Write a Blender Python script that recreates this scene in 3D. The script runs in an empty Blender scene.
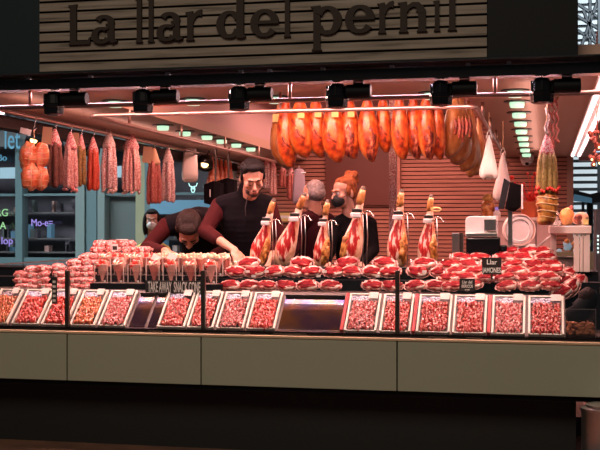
import bpy, bmesh, math, random
from mathutils import Vector, Matrix, Euler, noise
R = math.radians
S = bpy.context.scene
COL = S.collection
random.seed(7)
# ---------------------------------------------------------------- camera frame (photo calibration)
TH = R(12.5); FPX = 1100.0; EYE = 1.40; HOR = 228.0
CT, ST = math.cos(TH), math.sin(TH)
def dxy(px):
    u = (px-300)/FPX
    return -ST+CT*u, CT+ST*u
def XY(px, Y):
    dx, dy = dxy(px); return Y*dx/dy
def ZY(py, px, Y):
    dx, dy = dxy(px); return EYE+(HOR-py)*(Y/dy)/FPX
def at(px, py, Y): return Vector((XY(px, Y), Y, ZY(py, px, Y)))
def YX(px, X):
    dx, dy = dxy(px); return X*dy/dx
# ---------------------------------------------------------------- mesh builder
class MB:
    def __init__(s): s.v=[]; s.f=[]; s.m=[]
    def add(s, vs, fs, mi=0, M=None):
        b=len(s.v)
        s.v += [(M @ Vector(p)) if M is not None else Vector(p) for p in vs]
        s.f += [tuple(b+i for i in f) for f in fs]; s.m += [mi]*len(fs)
        return s
    def box(s, x0,y0,z0,x1,y1,z1, mi=0, M=None):
        if x0>x1: x0,x1=x1,x0
        if y0>y1: y0,y1=y1,y0
        if z0>z1: z0,z1=z1,z0
        v=[(x0,y0,z0),(x1,y0,z0),(x1,y1,z0),(x0,y1,z0),(x0,y0,z1),(x1,y0,z1),(x1,y1,z1),(x0,y1,z1)]
        return s.add(v,[(0,3,2,1),(4,5,6,7),(0,1,5,4),(1,2,6,5),(2,3,7,6),(3,0,4,7)],mi,M)
    def loft(s, rings, mi=0, M=None, cap=True, close=False):
        n=len(rings[0]); v=[p for r in rings for p in r]; f=[]
        K=len(rings)
        for k in range(K if close else K-1):
            k2=(k+1)%K
            for i in range(n):
                j=(i+1)%n; f.append((k*n+i,k*n+j,k2*n+j,k2*n+i))
        if cap and not close:
            f.append(tuple(reversed(range(n)))); f.append(tuple((K-1)*n+i for i in range(n)))
        return s.add(v,f,mi,M)
    def tube(s, pts, rad, n=8, mi=0, M=None, closed=False, flat=1.0):
        pts=[Vector(p) for p in pts]; K=len(pts)
        if not hasattr(rad,'__len__'): rad=[rad]*K
        rings=[]; ref=None
        for k,p in enumerate(pts):
            if closed: t=pts[(k+1)%K]-pts[k-1]
            else: t=pts[min(k+1,K-1)]-pts[max(k-1,0)]
            if t.length<1e-9: t=Vector((0,0,1))
            t.normalize()
            if ref is None:
                ref=Vector((1,0,0)) if abs(t.x)<.9 else Vector((0,1,0))
            a=(ref-t*ref.dot(t))
            if a.length<1e-6: a=Vector((0,1,0))-t*t.y
            a.normalize(); b=t.cross(a); ref=a
            rings.append([p+(a*math.cos(q)+b*math.sin(q)*flat)*rad[k] for q in [2*math.pi*i/n for i in range(n)]])
        return s.loft(rings,mi,M,cap=not closed,close=closed)
    def lathe(s, prof, n=16, mi=0, M=None, cap=True):
        rings=[[(r*math.cos(2*math.pi*i/n), r*math.sin(2*math.pi*i/n), z) for i in range(n)] for r,z in prof]
        return s.loft(rings,mi,M,cap)
    def ell(s, c, r, mi=0, M=None, n=14, k=9, wob=0, seed=0):
        if not hasattr(r,'__len__'): r=(r,r,r)
        c=Vector(c); vs=[c+Vector((0,0,-r[2]))]; 
        for a in range(1,k):
            ph=-math.pi/2+math.pi*a/k
            for i in range(n):
                q=2*math.pi*i/n
                d=Vector((math.cos(ph)*math.cos(q),math.cos(ph)*math.sin(q),math.sin(ph)))
                w=1+wob*noise.noise(d*2.2+Vector((seed*3.1,seed,0))) if wob else 1
                vs.append(c+Vector((d.x*r[0]*w,d.y*r[1]*w,d.z*r[2]*w)))
        vs.append(c+Vector((0,0,r[2]))); f=[]
        for i in range(n): f.append((0,1+(i+1)%n,1+i))
        for a in range(k-2):
            for i in range(n):
                j=(i+1)%n; f.append((1+a*n+i,1+a*n+j,1+(a+1)*n+j,1+(a+1)*n+i))
        L=len(vs)-1
        for i in range(n): f.append((L,1+(k-2)*n+i,1+(k-2)*n+(i+1)%n))
        return s.add(vs,f,mi,M)
    def prism(s, poly, y0, y1, mi=0, M=None):   # polygon in xz, extruded in y
        n=len(poly); v=[(x,y0,z) for x,z in poly]+[(x,y1,z) for x,z in poly]
        f=[tuple(range(n)),tuple(n+i for i in reversed(range(n)))]+[((i+1)%n,i,n+i,n+(i+1)%n) for i in range(n)]
        return s.add(v,f,mi,M)
    def mesh(s, name, mats, smooth=False):
        me=bpy.data.meshes.new(name); me.from_pydata([tuple(p) for p in s.v],[],s.f)
        if not isinstance(mats,(list,tuple)): mats=[mats]
        for m in mats: me.materials.append(m)
        me.polygons.foreach_set('material_index', s.m)
        if smooth: me.polygons.foreach_set('use_smooth',[True]*len(s.f))
        me.update(); return me
    def build(s, name, mats, parent=None, smooth=False, world=False, bevel=0, auto=None):
        if world and parent is not None:
            off=Vector((0,0,0)); p=parent
            while p: off+=p.location; p=p.parent
            s.v=[v-off for v in s.v]
        me=s.mesh(name,mats,smooth)
        bm=bmesh.new(); bm.from_mesh(me); bmesh.ops.recalc_face_normals(bm,faces=bm.faces); bm.to_mesh(me); bm.free()
        o=bpy.data.objects.new(name,me); COL.objects.link(o)
        if parent: o.parent=parent
        if bevel:
            b=o.modifiers.new('b','BEVEL'); b.width=bevel; b.segments=2; b.limit_method='ANGLE'
        if auto: 
            me.polygons.foreach_set('use_smooth',[True]*len(me.polygons))
            try: me.set_sharp_from_angle(angle=R(auto))
            except Exception: pass
        return o
def frame(a, b):      # matrix whose z runs a->b, origin a
    a=Vector(a); z=(Vector(b)-a).normalized()
    x=Vector((1,0,0)) if abs(z.x)<.9 else Vector((0,1,0))
    x=(x-z*x.dot(z)).normalized(); y=z.cross(x)
    M=Matrix((x,y,z)).transposed().to_4x4(); M.translation=a; return M
def TRS(loc=(0,0,0), rot=(0,0,0), sc=(1,1,1)):
    return Matrix.LocRotScale(Vector(loc), Euler([R(a) for a in rot]), Vector(sc))
def empty(name, loc=(0,0,0), rz=0, rx=0, ry=0):
    o=bpy.data.objects.new(name,None); COL.objects.link(o); o.location=loc; o.rotation_euler=(R(rx),R(ry),R(rz))
    o.empty_display_size=.1; return o
def tag(o, label, cat, group=None, kind=None):
    o['label']=label; o['category']=cat
    if group: o['group']=group
    if kind: o['kind']=kind
    return o
def thing(name, label, cat, loc=(0,0,0), rz=0, group=None, rx=0, ry=0):
    return tag(empty(name,loc,rz,rx,ry),label,cat,group)
def struct(name, mb, m, **k):
    o=mb.build(name,m,**k); o['kind']='structure'; return o
def copy_tree(o, parent=None):
    c=o.copy(); COL.objects.link(c)
    if parent: c.parent=parent
    for ch in list(o.children): copy_tree(ch,c)
    return c
KID={}
def dup(proto, used, loc, label, rz=0, rx=0, ry=0, sc=1, group=None):
    o = copy_tree(proto) if used else proto
    o.location=loc; o.rotation_euler=(R(rx),R(ry),R(rz)); o.scale=(sc,sc,sc) if not hasattr(sc,'__len__') else sc
    o['label']=label
    if group: o['group']=group
    return o
ORD=['leftmost','second from the left','third from the left','fourth from the left','fifth from the left','sixth from the left','seventh from the left','eighth from the left','ninth from the left','tenth from the left','eleventh from the left','twelfth from the left','thirteenth from the left','fourteenth from the left','fifteenth from the left','sixteenth from the left','seventeenth from the left','eighteenth from the left','nineteenth from the left','twentieth from the left']
def ordn(i, n):
    if i==n-1: return 'rightmost'
    if n-1-i<i and n-1-i<6: return ['rightmost','second from the right','third from the right','fourth from the right','fifth from the right','sixth from the right'][n-1-i]
    return ORD[i]
def blob(name, prims, mat_, parent, voxel=.01, smooth=4, world=True):
    """prims: ('c',p0,r0,p1,r1) tapered capsule, ('e',centre,(rx,ry,rz),matrix3 or None) ellipsoid -> ONE continuous skin"""
    mb=MB()
    for p in prims:
        if p[0]=='c':
            a,ra,b,rb=Vector(p[1]),p[2],Vector(p[3]),p[4]
            M=frame(a,b) if (b-a).length>1e-5 else Matrix.Translation(a)
            L=(b-a).length; prof=[]
            for k in range(5): q=-math.pi/2+math.pi/2*k/4*.98+.02; prof.append((max(1e-4,ra*math.cos(q)),ra*math.sin(q)))
            for k in range(5): q=math.pi/2*k/4*.98; prof.append((max(1e-4,rb*math.cos(q)),L+rb*math.sin(q)))
            mb.lathe(prof,12,0,M)
        else:
            M=Matrix.Translation(Vector(p[1]))
            if len(p)>3 and p[3] is not None: M=M@p[3].to_4x4()
            mb.ell((0,0,0),p[2],0,M,16,10)
    me=mb.mesh('tmp',[mat_]); o=bpy.data.objects.new('tmp',me); COL.objects.link(o)
    bm=bmesh.new(); bm.from_mesh(me); bmesh.ops.recalc_face_normals(bm,faces=bm.faces); bm.to_mesh(me); bm.free()
    r=o.modifiers.new('r','REMESH'); r.mode='VOXEL'; r.voxel_size=voxel; r.use_smooth_shade=True
    if smooth:
        q=o.modifiers.new('s','SMOOTH'); q.factor=.5; q.iterations=smooth
    dg=bpy.context.evaluated_depsgraph_get()
    m2=bpy.data.meshes.new_from_object(o.evaluated_get(dg)); m2.name=name
    bpy.data.objects.remove(o)
    m2.materials.clear(); m2.materials.append(mat_)
    m2.polygons.foreach_set('use_smooth',[True]*len(m2.polygons))
    if world and parent is not None:
        off=Vector((0,0,0)); p=parent
        while p: off+=p.location; p=p.parent
        m2.transform(Matrix.Translation(-off))
    ob=bpy.data.objects.new(name,m2); COL.objects.link(ob)
    if parent: ob.parent=parent
    return ob
def text_obj(s, name, mat_, size, parent, M, depth=.0006, sx=1, align='CENTER', bold=0):
    c=bpy.data.curves.new('t','FONT'); c.body=s; c.size=size; c.extrude=depth; c.align_x=align; c.align_y='CENTER'; c.offset=bold
    o=bpy.data.objects.new('t',c); COL.objects.link(o)
    dg=bpy.context.evaluated_depsgraph_get()
    me=bpy.data.meshes.new_from_object(o.evaluated_get(dg)); bpy.data.objects.remove(o)
    me.transform(M@Matrix.Diagonal((sx,1,1,1))); me.materials.clear(); me.materials.append(mat_); me.name=name
    ob=bpy.data.objects.new(name,me); COL.objects.link(ob)
    if parent: ob.parent=parent
    return ob
FRONT=Matrix.Rotation(R(90),4,'X')      # text lying in xz, facing -Y
# ---------------------------------------------------------------- materials
MAT={}
def mat(name, col, rough=.5, metal=0, col2=None, scale=8, thr=(.35,.65), bump=0, bscale=None, emit=None, es=1, coat=0, alpha=1, stretch=(1,1,1), detail=4, spec=None, cols=None, trans=0, kind='noise', sss=0):
    m=bpy.data.materials.new(name); m.use_nodes=True; nt=m.node_tree; N=nt.nodes; L=nt.links
    b=N['Principled BSDF']; b.inputs['Base Color'].default_value=(*col,1); b.inputs['Roughness'].default_value=rough
    b.inputs['Metallic'].default_value=metal; b.inputs['Coat Weight'].default_value=coat; b.inputs['Coat Roughness'].default_value=.12
    b.inputs['Alpha'].default_value=alpha; b.inputs['Transmission Weight'].default_value=trans
    if sss: b.inputs['Subsurface Weight'].default_value=sss; b.inputs['Subsurface Radius'].default_value=(.02,.008,.005)
    if spec is not None: b.inputs['Specular IOR Level'].default_value=spec
    if emit: b.inputs['Emission Color'].default_value=(*emit,1); b.inputs['Emission Strength'].default_value=es
    tc=mp=None
    def coord():
        nonlocal mp
        if mp is None:
            t=N.new('ShaderNodeTexCoord'); mp=N.new('ShaderNodeMapping'); mp.inputs['Scale'].default_value=stretch
            L.new(t.outputs['Object'],mp.inputs['Vector'])
        return mp.outputs['Vector']
    if col2 or cols:
        if kind=='voro':
            n=N.new('ShaderNodeTexVoronoi'); out=n.outputs['Color']; n.inputs['Scale'].default_value=scale
            sp=N.new('ShaderNodeSeparateColor'); L.new(out,sp.inputs[0]); out=sp.outputs[0]
        else:
            n=N.new('ShaderNodeTexNoise'); n.inputs['Detail'].default_value=detail; out=n.outputs['Fac']; n.inputs['Scale'].default_value=scale
        L.new(coord(),n.inputs['Vector'])
        r=N.new('ShaderNodeValToRGB'); e=r.color_ramp.elements
        if cols:
            e[0].position=cols[0][0]; e[0].color=(*cols[0][1],1); e[1].position=cols[-1][0]; e[1].color=(*cols[-1][1],1)
            for p,c in cols[1:-1]:
                x=e.new(p); x.color=(*c,1)
        else:
            e[0].position=thr[0]; e[1].position=thr[1]; e[0].color=(*col,1); e[1].color=(*col2,1)
        L.new(out,r.inputs['Fac']); L.new(r.outputs['Color'],b.inputs['Base Color'])
    if bump:
        n2=N.new('ShaderNodeTexNoise'); n2.inputs['Scale'].default_value=bscale or scale*2; n2.inputs['Detail'].default_value=3
        L.new(coord(),n2.inputs['Vector'])
        bp=N.new('ShaderNodeBump'); bp.inputs['Strength'].default_value=bump; bp.inputs['Distance'].default_value=.01
        L.new(n2.outputs['Fac'],bp.inputs['Height']); L.new(bp.outputs['Normal'],b.inputs['Normal'])
    MAT[name]=m; return m
def glass(name, tint=(1,1,1), refl=.12, rough=.03):
    m=bpy.data.materials.new(name); m.use_nodes=True; nt=m.node_tree; N=nt.nodes; L=nt.links
    N.remove(N['Principled BSDF']); o=N['Material Output']
    t=N.new('ShaderNodeBsdfTransparent'); t.inputs[0].default_value=(*tint,1)
    g=N.new('ShaderNodeBsdfGlossy'); g.inputs['Roughness'].default_value=rough
    x=N.new('ShaderNodeMixShader'); x.inputs[0].default_value=refl
    L.new(t.outputs[0],x.inputs[1]); L.new(g.outputs[0],x.inputs[2]); L.new(x.outputs[0],o.inputs[0]); MAT[name]=m; return m
mat('black',(.004,.004,.005),.6,spec=.15); mat('black_gloss',(.006,.005,.006),.18)
mat('black_cloth',(.005,.004,.005),.9,spec=.1,bump=.3,bscale=60)
mat('sign_dark',(.010,.017,.021),.7,spec=.2); mat('sign_dark2',(.007,.007,.008),.7,spec=.2)
mat('wood',(.25,.19,.145),.75,cols=[(.32,(.07,.050,.038)),(.45,(.165,.128,.10)),(.7,(.24,.195,.158))],scale=2.2,stretch=(1,1,16),detail=8,bump=.15)
mat('letter',(.030,.020,.016),.7,spec=.15)
mat('panel',(.31,.305,.225),.55); mat('lipwood',(.55,.38,.24),.45); mat('plinth',(.008,.007,.006),.6)
mat('steel',(.62,.58,.56),.28,metal=1); mat('steel_dark',(.12,.10,.09),.35,metal=.9); mat('chrome',(.85,.80,.78),.25,metal=.75)
mat('deck',(.10,.07,.06),.4,metal=.5)
mat('soffit',(.43,.25,.19),.6); mat('recess',(.46,.27,.26),.7)
mat('slat',(.54,.22,.155),.6,col2=(.40,.15,.105),scale=2,stretch=(1,1,20)); mat('slat_gap',(.05,.015,.012),.8)
mat('poster',(.13,.03,.02),.5)
mat('floor_tile',(.17,.075,.045),.5,col2=(.09,.045,.03),scale=4)
mat('floor_in',(.12,.10,.09),.6)
mat('white_plastic',(.82,.74,.72),.35); mat('white_rim',(.95,.88,.76),.4)
mat('card',(.86,.74,.68),.6); mat('card_print',(.35,.22,.20),.6)
mat('ink',(.03,.02,.02),.7); mat('chalk',(.85,.8,.75),.7); mat('board',(.02,.012,.01),.5)
mat('red_plastic',(.65,.02,.02),.3)
meatc=[(.30,(.30,.012,.012)),(.44,(.52,.02,.018)),(.53,(.72,.07,.05)),(.60,(.88,.36,.28)),(.68,(.94,.78,.70))]
mat('meat_slice',(.6,.05,.03),.25,cols=meatc,scale=75,coat=.7,bump=.8,bscale=110)
mat('meat_pink',(.6,.05,.03),.25,cols=[(.3,(.45,.03,.03)),(.47,(.68,.10,.09)),(.57,(.84,.34,.31)),(.68,(.93,.75,.72))],scale=80,coat=.7,bump=1,bscale=110)
mat('meat_orange',(.6,.05,.03),.25,cols=[(.3,(.42,.03,.01)),(.45,(.75,.10,.03)),(.56,(.85,.28,.08)),(.7,(.92,.66,.38))],scale=70,coat=1,bump=1,bscale=110)
mat('meat_red',(.6,.02,.02),.2,cols=[(.3,(.40,.01,.01)),(.5,(.70,.03,.015)),(.62,(.80,.16,.09)),(.72,(.9,.5,.4))],scale=50,coat=.8,bump=.5,bscale=70)
mat('tray_print',(.1,.1,.1),.3,cols=[(.40,(.05,.03,.04)),(.52,(.35,.25,.28)),(.62,(.85,.8,.8))],scale=90,coat=.8)
mat('ham_cut',(.6,.05,.03),.3,cols=[(.34,(.26,.006,.008)),(.48,(.46,.018,.018)),(.535,(.60,.08,.06)),(.575,(.88,.56,.46))],scale=14,stretch=(2.2,1,.6),coat=.4,detail=6)
mat('pack_red',(.5,.02,.02),.5,spec=.08,cols=[(.34,(.11,.002,.005)),(.50,(.24,.005,.010)),(.61,(.36,.02,.02)),(.68,(.70,.26,.21))],scale=22,stretch=(.7,3.2,2.5),coat=.03,detail=6)
mat('pack_fat',(.85,.55,.48),.3,cols=[(.36,(.40,.06,.05)),(.46,(.62,.22,.18)),(.56,(.76,.46,.39)),(.66,(.85,.68,.60))],scale=34,coat=.35,bump=.4)
mat('fat',(.88,.62,.48),.4,cols=[(.33,(.55,.16,.08)),(.46,(.74,.36,.22)),(.58,(.82,.52,.38)),(.7,(.88,.68,.54))],scale=12,detail=6,bump=.3)
mat('rind',(.6,.22,.05),.4,cols=[(.36,(.16,.03,.008)),(.46,(.46,.13,.025)),(.56,(.64,.26,.06)),(.68,(.80,.46,.20))],scale=20,detail=7,coat=.3,bump=.5)
mat('ham_skin',(.7,.2,.04),.34,cols=[(.32,(.16,.018,.006)),(.42,(.48,.06,.012)),(.54,(.70,.15,.025)),(.66,(.78,.26,.06)),(.76,(.82,.45,.20))],scale=13,detail=7,coat=.35,bump=.6,bscale=30)
mat('ham_dark',(.2,.03,.02),.45,cols=[(.32,(.08,.014,.012)),(.5,(.26,.04,.025)),(.62,(.6,.16,.06)),(.72,(.75,.4,.22))],scale=26,coat=.3,bump=.8,bscale=50)
mat('ham_hoof',(.10,.06,.04),.6); mat('ham_tan',(.60,.30,.10),.4,cols=[(.36,(.14,.035,.010)),(.46,(.38,.12,.03)),(.58,(.56,.24,.07)),(.7,(.70,.42,.20))],scale=11,detail=7,stretch=(1,1,.35),coat=.3,bump=.5,bscale=30)
mat('saus_brown',(.11,.03,.02),.5,col2=(.24,.08,.055),scale=60,bump=.5); mat('saus_pink',(.66,.18,.16),.5,col2=(.95,.66,.60),scale=70,bump=.5)
mat('saus_olive',(.22,.11,.03),.5,col2=(.42,.25,.075),scale=60,bump=.5); mat('saus_red',(.55,.035,.015),.4,col2=(.72,.12,.06),scale=60,bump=.5)
mat('saus_mesh',(.60,.22,.20),.55,cols=[(.40,(.45,.10,.09)),(.49,(.74,.36,.34)),(.57,(.95,.84,.82))],scale=110,bump=.5)
mat('saus_rust',(.34,.05,.04),.45,col2=(.60,.20,.16),scale=60,bump=.5)
mat('netting',(.75,.12,.12),.6,cols=[(.45,(.62,.05,.06)),(.56,(.88,.62,.60))],scale=120); mat('net_white',(.75,.55,.5),.6,cols=[(.42,(.5,.2,.16)),(.55,(.88,.74,.7))],scale=110)
mat('kraft',(.62,.36,.22),.7); mat('twine',(.75,.45,.25),.7); mat('paper_bag',(.86,.72,.66),.75,bump=.4,bscale=12)
mat('bag_white',(.85,.80,.70),.5,bump=.9,bscale=14); mat('orange_tag',(.85,.16,.03),.5)
mat('orange_meat',(.75,.2,.07),.35,cols=[(.32,(.5,.07,.02)),(.5,(.78,.2,.08)),(.66,(.88,.42,.24))],scale=14,coat=.4,bump=.4)
mat('skin',(.62,.30,.21),.5,sss=.1); mat('skin2',(.60,.30,.22),.5,sss=.1); mat('hair_black',(.008,.005,.005),.6,spec=.25,bump=.8,bscale=90)
mat('hair_brown',(.022,.009,.007),.6,spec=.2,bump=.8,bscale=90); mat('hair_ginger',(.34,.10,.035),.65,spec=.2,col2=(.18,.045,.015),scale=30,bump=.8,bscale=60); mat('hair_grey',(.30,.25,.25),.7,col2=(.18,.14,.14),scale=40,bump=.8,bscale=80)
mat('beard',(.10,.04,.03),.8); mat('lips',(.50,.16,.13),.5); mat('eye_white',(.75,.7,.66),.3); mat('iris',(.02,.012,.01),.2)
mat('maroon',(.055,.007,.008),.85,spec=.15,bump=.3,bscale=40); mat('maroon_dark',(.03,.005,.008),.85,spec=.1,bump=.3,bscale=40); mat('vest',(.006,.004,.006),.85,bump=.25,bscale=30,spec=.1)
mat('trousers',(.012,.012,.015),.85); mat('mask_black',(.01,.01,.012),.8); mat('mask_white',(.75,.78,.78),.8); mat('zip',(.15,.13,.13),.4,metal=.8); mat('yellowcoat',(.55,.52,.16),.8)
mat('led',(1,.8,.8),.5,emit=(1,.50,.48),es=5); mat('led_hot',(1,.8,.8),.5,emit=(1,.62,.60),es=7)
mat('spot_glow',(.8,1,.9),.5,emit=(.55,1,.66),es=.95); mat('spot_ring',(.05,.04,.035),.4,metal=.6)
mat('warm_bulb',(1,.8,.5),.5,emit=(1,.62,.25),es=5)
mat('redcord',(.7,.03,.02),.5); mat('yellow_sticker',(.78,.55,.2),.6); mat('terracotta',(.55,.12,.04),.6); mat('straw',(.65,.38,.12),.7)
mat('acrylic_base',(.8,.6,.55),.3)
mat('cube_red',(.85,.05,.035),.35,coat=.5); mat('cube_pink',(.92,.42,.32),.35,coat=.5); mat('cube_cheese',(.95,.78,.52),.4,coat=.3); mat('cone_paper',(.88,.32,.28),.6); mat('cone_paper_w',(.86,.52,.46),.6)
mat('teal',(.10,.18,.20),.5); mat('teal_light',(.17,.24,.24),.5); mat('bg_grey',(.17,.185,.19),.6); mat('bg_dark',(.08,.085,.11),.5,col2=(.16,.15,.19),scale=2); mat('bg_olive',(.30,.32,.20),.6)
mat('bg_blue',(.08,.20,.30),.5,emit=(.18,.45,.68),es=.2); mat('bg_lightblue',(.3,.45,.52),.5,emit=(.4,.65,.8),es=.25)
mat('neon_purple',(.2,.15,.4),.5,emit=(.30,.22,.70),es=.6); mat('neon_green',(.2,.4,.2),.5,emit=(.36,.75,.32),es=.45); mat('neon_blue',(.1,.25,.35),.5,emit=(.10,.38,.58),es=.4); mat('neon_white',(.6,.9,.9),.5,emit=(.5,.9,.85),es=.9)
mat('louvre',(.62,.66,.68),.5); mat('skylight',(.6,.75,.85),.5,emit=(.42,.68,.92),es=1.3); mat('truss',(.03,.035,.04),.6); mat('skywhite',(.9,.9,.9),.5,emit=(.9,.9,.88),es=1.6)
mat('melon',(.85,.30,.06),.4,col2=(.80,.45,.18),scale=8); mat('green_leaf',(.10,.25,.08),.5); mat('counter_pink',(.62,.40,.37),.4); mat('frame_white',(.85,.62,.56),.4)
mat('nuts',(.60,.25,.12),.5,col2=(.65,.30,.14),scale=30); mat('label_w',(.85,.78,.75),.5)
glass('glass_clear',(.97,.95,.95),.07); glass('glass_acrylic',(.99,.94,.93),.12,.12); glass('film',(1,.95,.95),.18,.08)

mat('led_dot',(1,.8,.85),.5,emit=(.9,.75,1.0),es=50)

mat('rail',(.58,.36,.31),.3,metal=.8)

mat('bag_grey',(.36,.28,.34),.8,bump=.5,bscale=12)
XL,XR=-4.3,.34
# ---- floors, ceilings, walls
struct('floor',MB().box(-14,-2,-.1,9,27,0),MAT['floor_tile'])
struct('trim_1',MB().box(XL+.02,7.62,0,XR-.04,14.98,.13),MAT['floor_in'])        # raised stall floor
mb=MB(); z0,z1=2.35,2.45
mb.box(XL,6.50,z0,.62,8.0,z1); mb.box(XL,8.0,z0,-3.24,15.1,z1); mb.box(-.51,8.0,z0,.62,15.1,z1)
struct('ceiling',mb,MAT['soffit'])
mb=MB(); mb.box(-3.3,7.94,2.95,-.45,15.1,3.02)
mb.box(-3.26,7.98,2.45,-3.24,15.1,2.95); mb.box(-.51,7.98,2.45,-.49,15.1,2.95); mb.box(-3.24,7.98,2.45,-.51,8.0,2.95)
struct('ceiling_recess',mb,MAT['recess'])
mb=MB(); mb.box(-4.3,15.04,0,.36,15.1,2.95,1)
z=.2
while z<2.9:
    mb.box(-4.28,15.0,z,.34,15.04,z+.042,0); z+=.055
struct('wall_back',mb,[MAT['slat'],MAT['slat_gap']])
struct('trim_2',MB().box(-4.34,15.0,0,-4.26,15.08,2.35).box(.30,14.96,0,.38,15.04,2.35),MAT['soffit'])
# black beam under the sign with short hangers, mid grey fascia lip
struct('trim_3',MB().box(-4.5,6.40,2.272,.62,6.52,2.335),MAT['black_gloss'])
mb=MB()
for px in (29,91,168,241,270,323,392,468,509): 
    x=XY(px,6.46); mb.box(x-.012,6.44,2.33,x+.012,6.48,2.40)
struct('trim_4',mb,MAT['steel'])
struct('trim_5',MB().box(-4.5,6.32,2.359,.62,6.5,2.366),MAT['sign_dark'])
# ---- sign board
rt=thing('shop_sign','wide wooden plank fascia sign with dark raised lettering above the stall','sign',((XY(41,6.35)+XY(487,6.35))/2,6.35,2.37))
xa,xb=XY(41,6.35),XY(487,6.35)
mb=MB(); mb.box(xa,6.352,2.37,xb,6.42,3.15,1)
k=0; z=2.372
while z<3.13:
    mb.box(xa,6.33,z,xb,6.355,z+.0480); z+=.0625
mb.build('planks',[MAT['wood'],MAT['black']],rt,world=True)
rt2=thing('fascia_panel','plain dark grey fascia panel left of the wooden sign','panel',((xa-4.5)/2,6.35,2.37))
MB().box(-4.5,6.34,2.37,xa-.003,6.42,3.15).build('panel_board',MAT['sign_dark'],rt2,world=True)
xc=XY(578,6.35)
rt3=thing('fascia_panel','plain black fascia panel right of the wooden sign','panel',((xb+xc)/2,6.35,2.37))
MB().box(xb+.003,6.34,2.37,xc,6.42,3.15).build('panel_board',MAT['sign_dark2'],rt3,world=True)
# letters: strokes in units (x-height 1), mirrored to metres
def glyph(ch):
    st=[]   # list of polygons [(x,z)...]
    def ribbon(pts, ws):
        n=len(pts); l=[];r=[]
        for i in range(n):
            a=Vector(pts[max(i-1,0)]); b=Vector(pts[min(i+1,n-1)]); d=(b-a).normalized(); nn=Vector((-d.y,d.x)); p=Vector(pts[i])
            l.append(p+nn*ws[i]/2); r.append(p-nn*ws[i]/2)
        for i in range(n-1): st.append([tuple(r[i]),tuple(r[i+1]),tuple(l[i+1]),tuple(l[i])])
    def arc(cx,cz,rx,rz,a0,a1,thick=.22,thin=.10,n=22):
        pts=[];ws=[]
        for i in range(n+1):
            q=R(a0+(a1-a0)*i/n); pts.append((cx+rx*math.cos(q),cz+rz*math.sin(q))); ws.append(thin+(thick-thin)*abs(math.cos(q))**1.3)
        ribbon(pts,ws)
    def stem(x,z0_,z1_,w=.205,foot=True,head=False):
        h=w/2; f=.055
        st.append([(x-h,z0_+.09),(x+h,z0_+.09),(x+h,z1_-.09),(x-h,z1_-.09)])
        st.append([(x-h-(f if foot else 0),z0_),(x+h+(f if foot else 0),z0_),(x+h,z0_+.09),(x-h,z0_+.09)])
        st.append([(x-h,z1_-.09),(x+h,z1_-.09),(x+h+(.03 if head else 0),z1_),(x-h-f*1.6,z1_-.03)])
    if ch=='L':
        stem(.2,0,1.42,.26,head=True); st.append([(.2,0),(.86,0),(.9,.26),(.84,.24),(.78,.14),(.3,.13)]); w=.95
    elif ch=='l': stem(.2,0,1.55); w=.46
    elif ch=='i':
        stem(.2,0,1.0); st.append([(.2+.15*math.cos(q*math.pi/6),1.32+.15*math.sin(q*math.pi/6)) for q in range(12)]); w=.46
    elif ch=='a':
        stem(.66,.02,.72,.22,foot=False); arc(.44,.70,.24,.24,-2,150,.22,.12); arc(.36,.29,.24,.24,60,330,.22,.10)
        st.append([(.45,.44),(.62,.50),(.62,.60),(.40,.52)]); st.append([(.58,.14),(.72,0),(.90,.06),(.88,.12),(.77,.14)]); w=.98
    elif ch=='r':
        stem(.2,0,1.0); ribbon([(.26,.62),(.36,.84),(.50,.93),(.62,.93)],[.10,.15,.18,.24]); w=.68
    elif ch=='n':
        stem(.2,0,1.0); stem(.78,0,.72,.23); ribbon([(.26,.66),(.36,.82),(.50,.90),(.64,.88),(.74,.76),(.78,.60)],[.10,.13,.15,.19,.23,.23]); w=1.04
    elif ch=='d':
        arc(.42,.49,.30,.41,28,332,.25,.11); stem(.76,.02,1.55,.23,foot=False); st.append([(.70,.1),(.76,0),(.94,.04),(.92,.12)]); w=1.04
    elif ch=='p':
        stem(.2,-.5,1.0); arc(.52,.49,.30,.42,-150,150,.25,.11); w=.98
    elif ch=='e':
        arc(.46,.49,.34,.41,2,325,.25,.12); st.append([(.14,.46),(.92,.46),(.90,.57),(.14,.57)]); w=.98
    return st,w
PXL=[('L',68,91),('a',92,118),('l',135,143),('l',147,154.5),('a',157,183.5),('r',185,202),('d',216.5,246),('e',250.5,279),('l',283,291),('p',310.5,342),('e',345,375),('r',377,393.5),('n',397.5,427.5),('i',433,440.5),('l',446.5,457)]
for ch,pa,pb in PXL:
    st,w=glyph(ch); X0,X1=XY(pa,6.32),XY(pb,6.32)
    lo=min(p[0] for q in st for p in q); hi=max(p[0] for q in st for p in q)
    sc=(X1-X0)/(hi-lo); zs=.176; zb=2.528
    mb=MB()
    for q,poly in enumerate(st):
        pl=[(X0+(x-lo)*sc, zb+z*zs) for x,z in poly]
        ar=sum(pl[i][0]*pl[(i+1)%len(pl)][1]-pl[(i+1)%len(pl)][0]*pl[i][1] for i in range(len(pl)))
        if ar<0: pl=pl[::-1]
        mb.prism(pl,6.313-.0002*q,6.334)
    mb.build('letter',MAT['letter'],rt,world=True)
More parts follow.
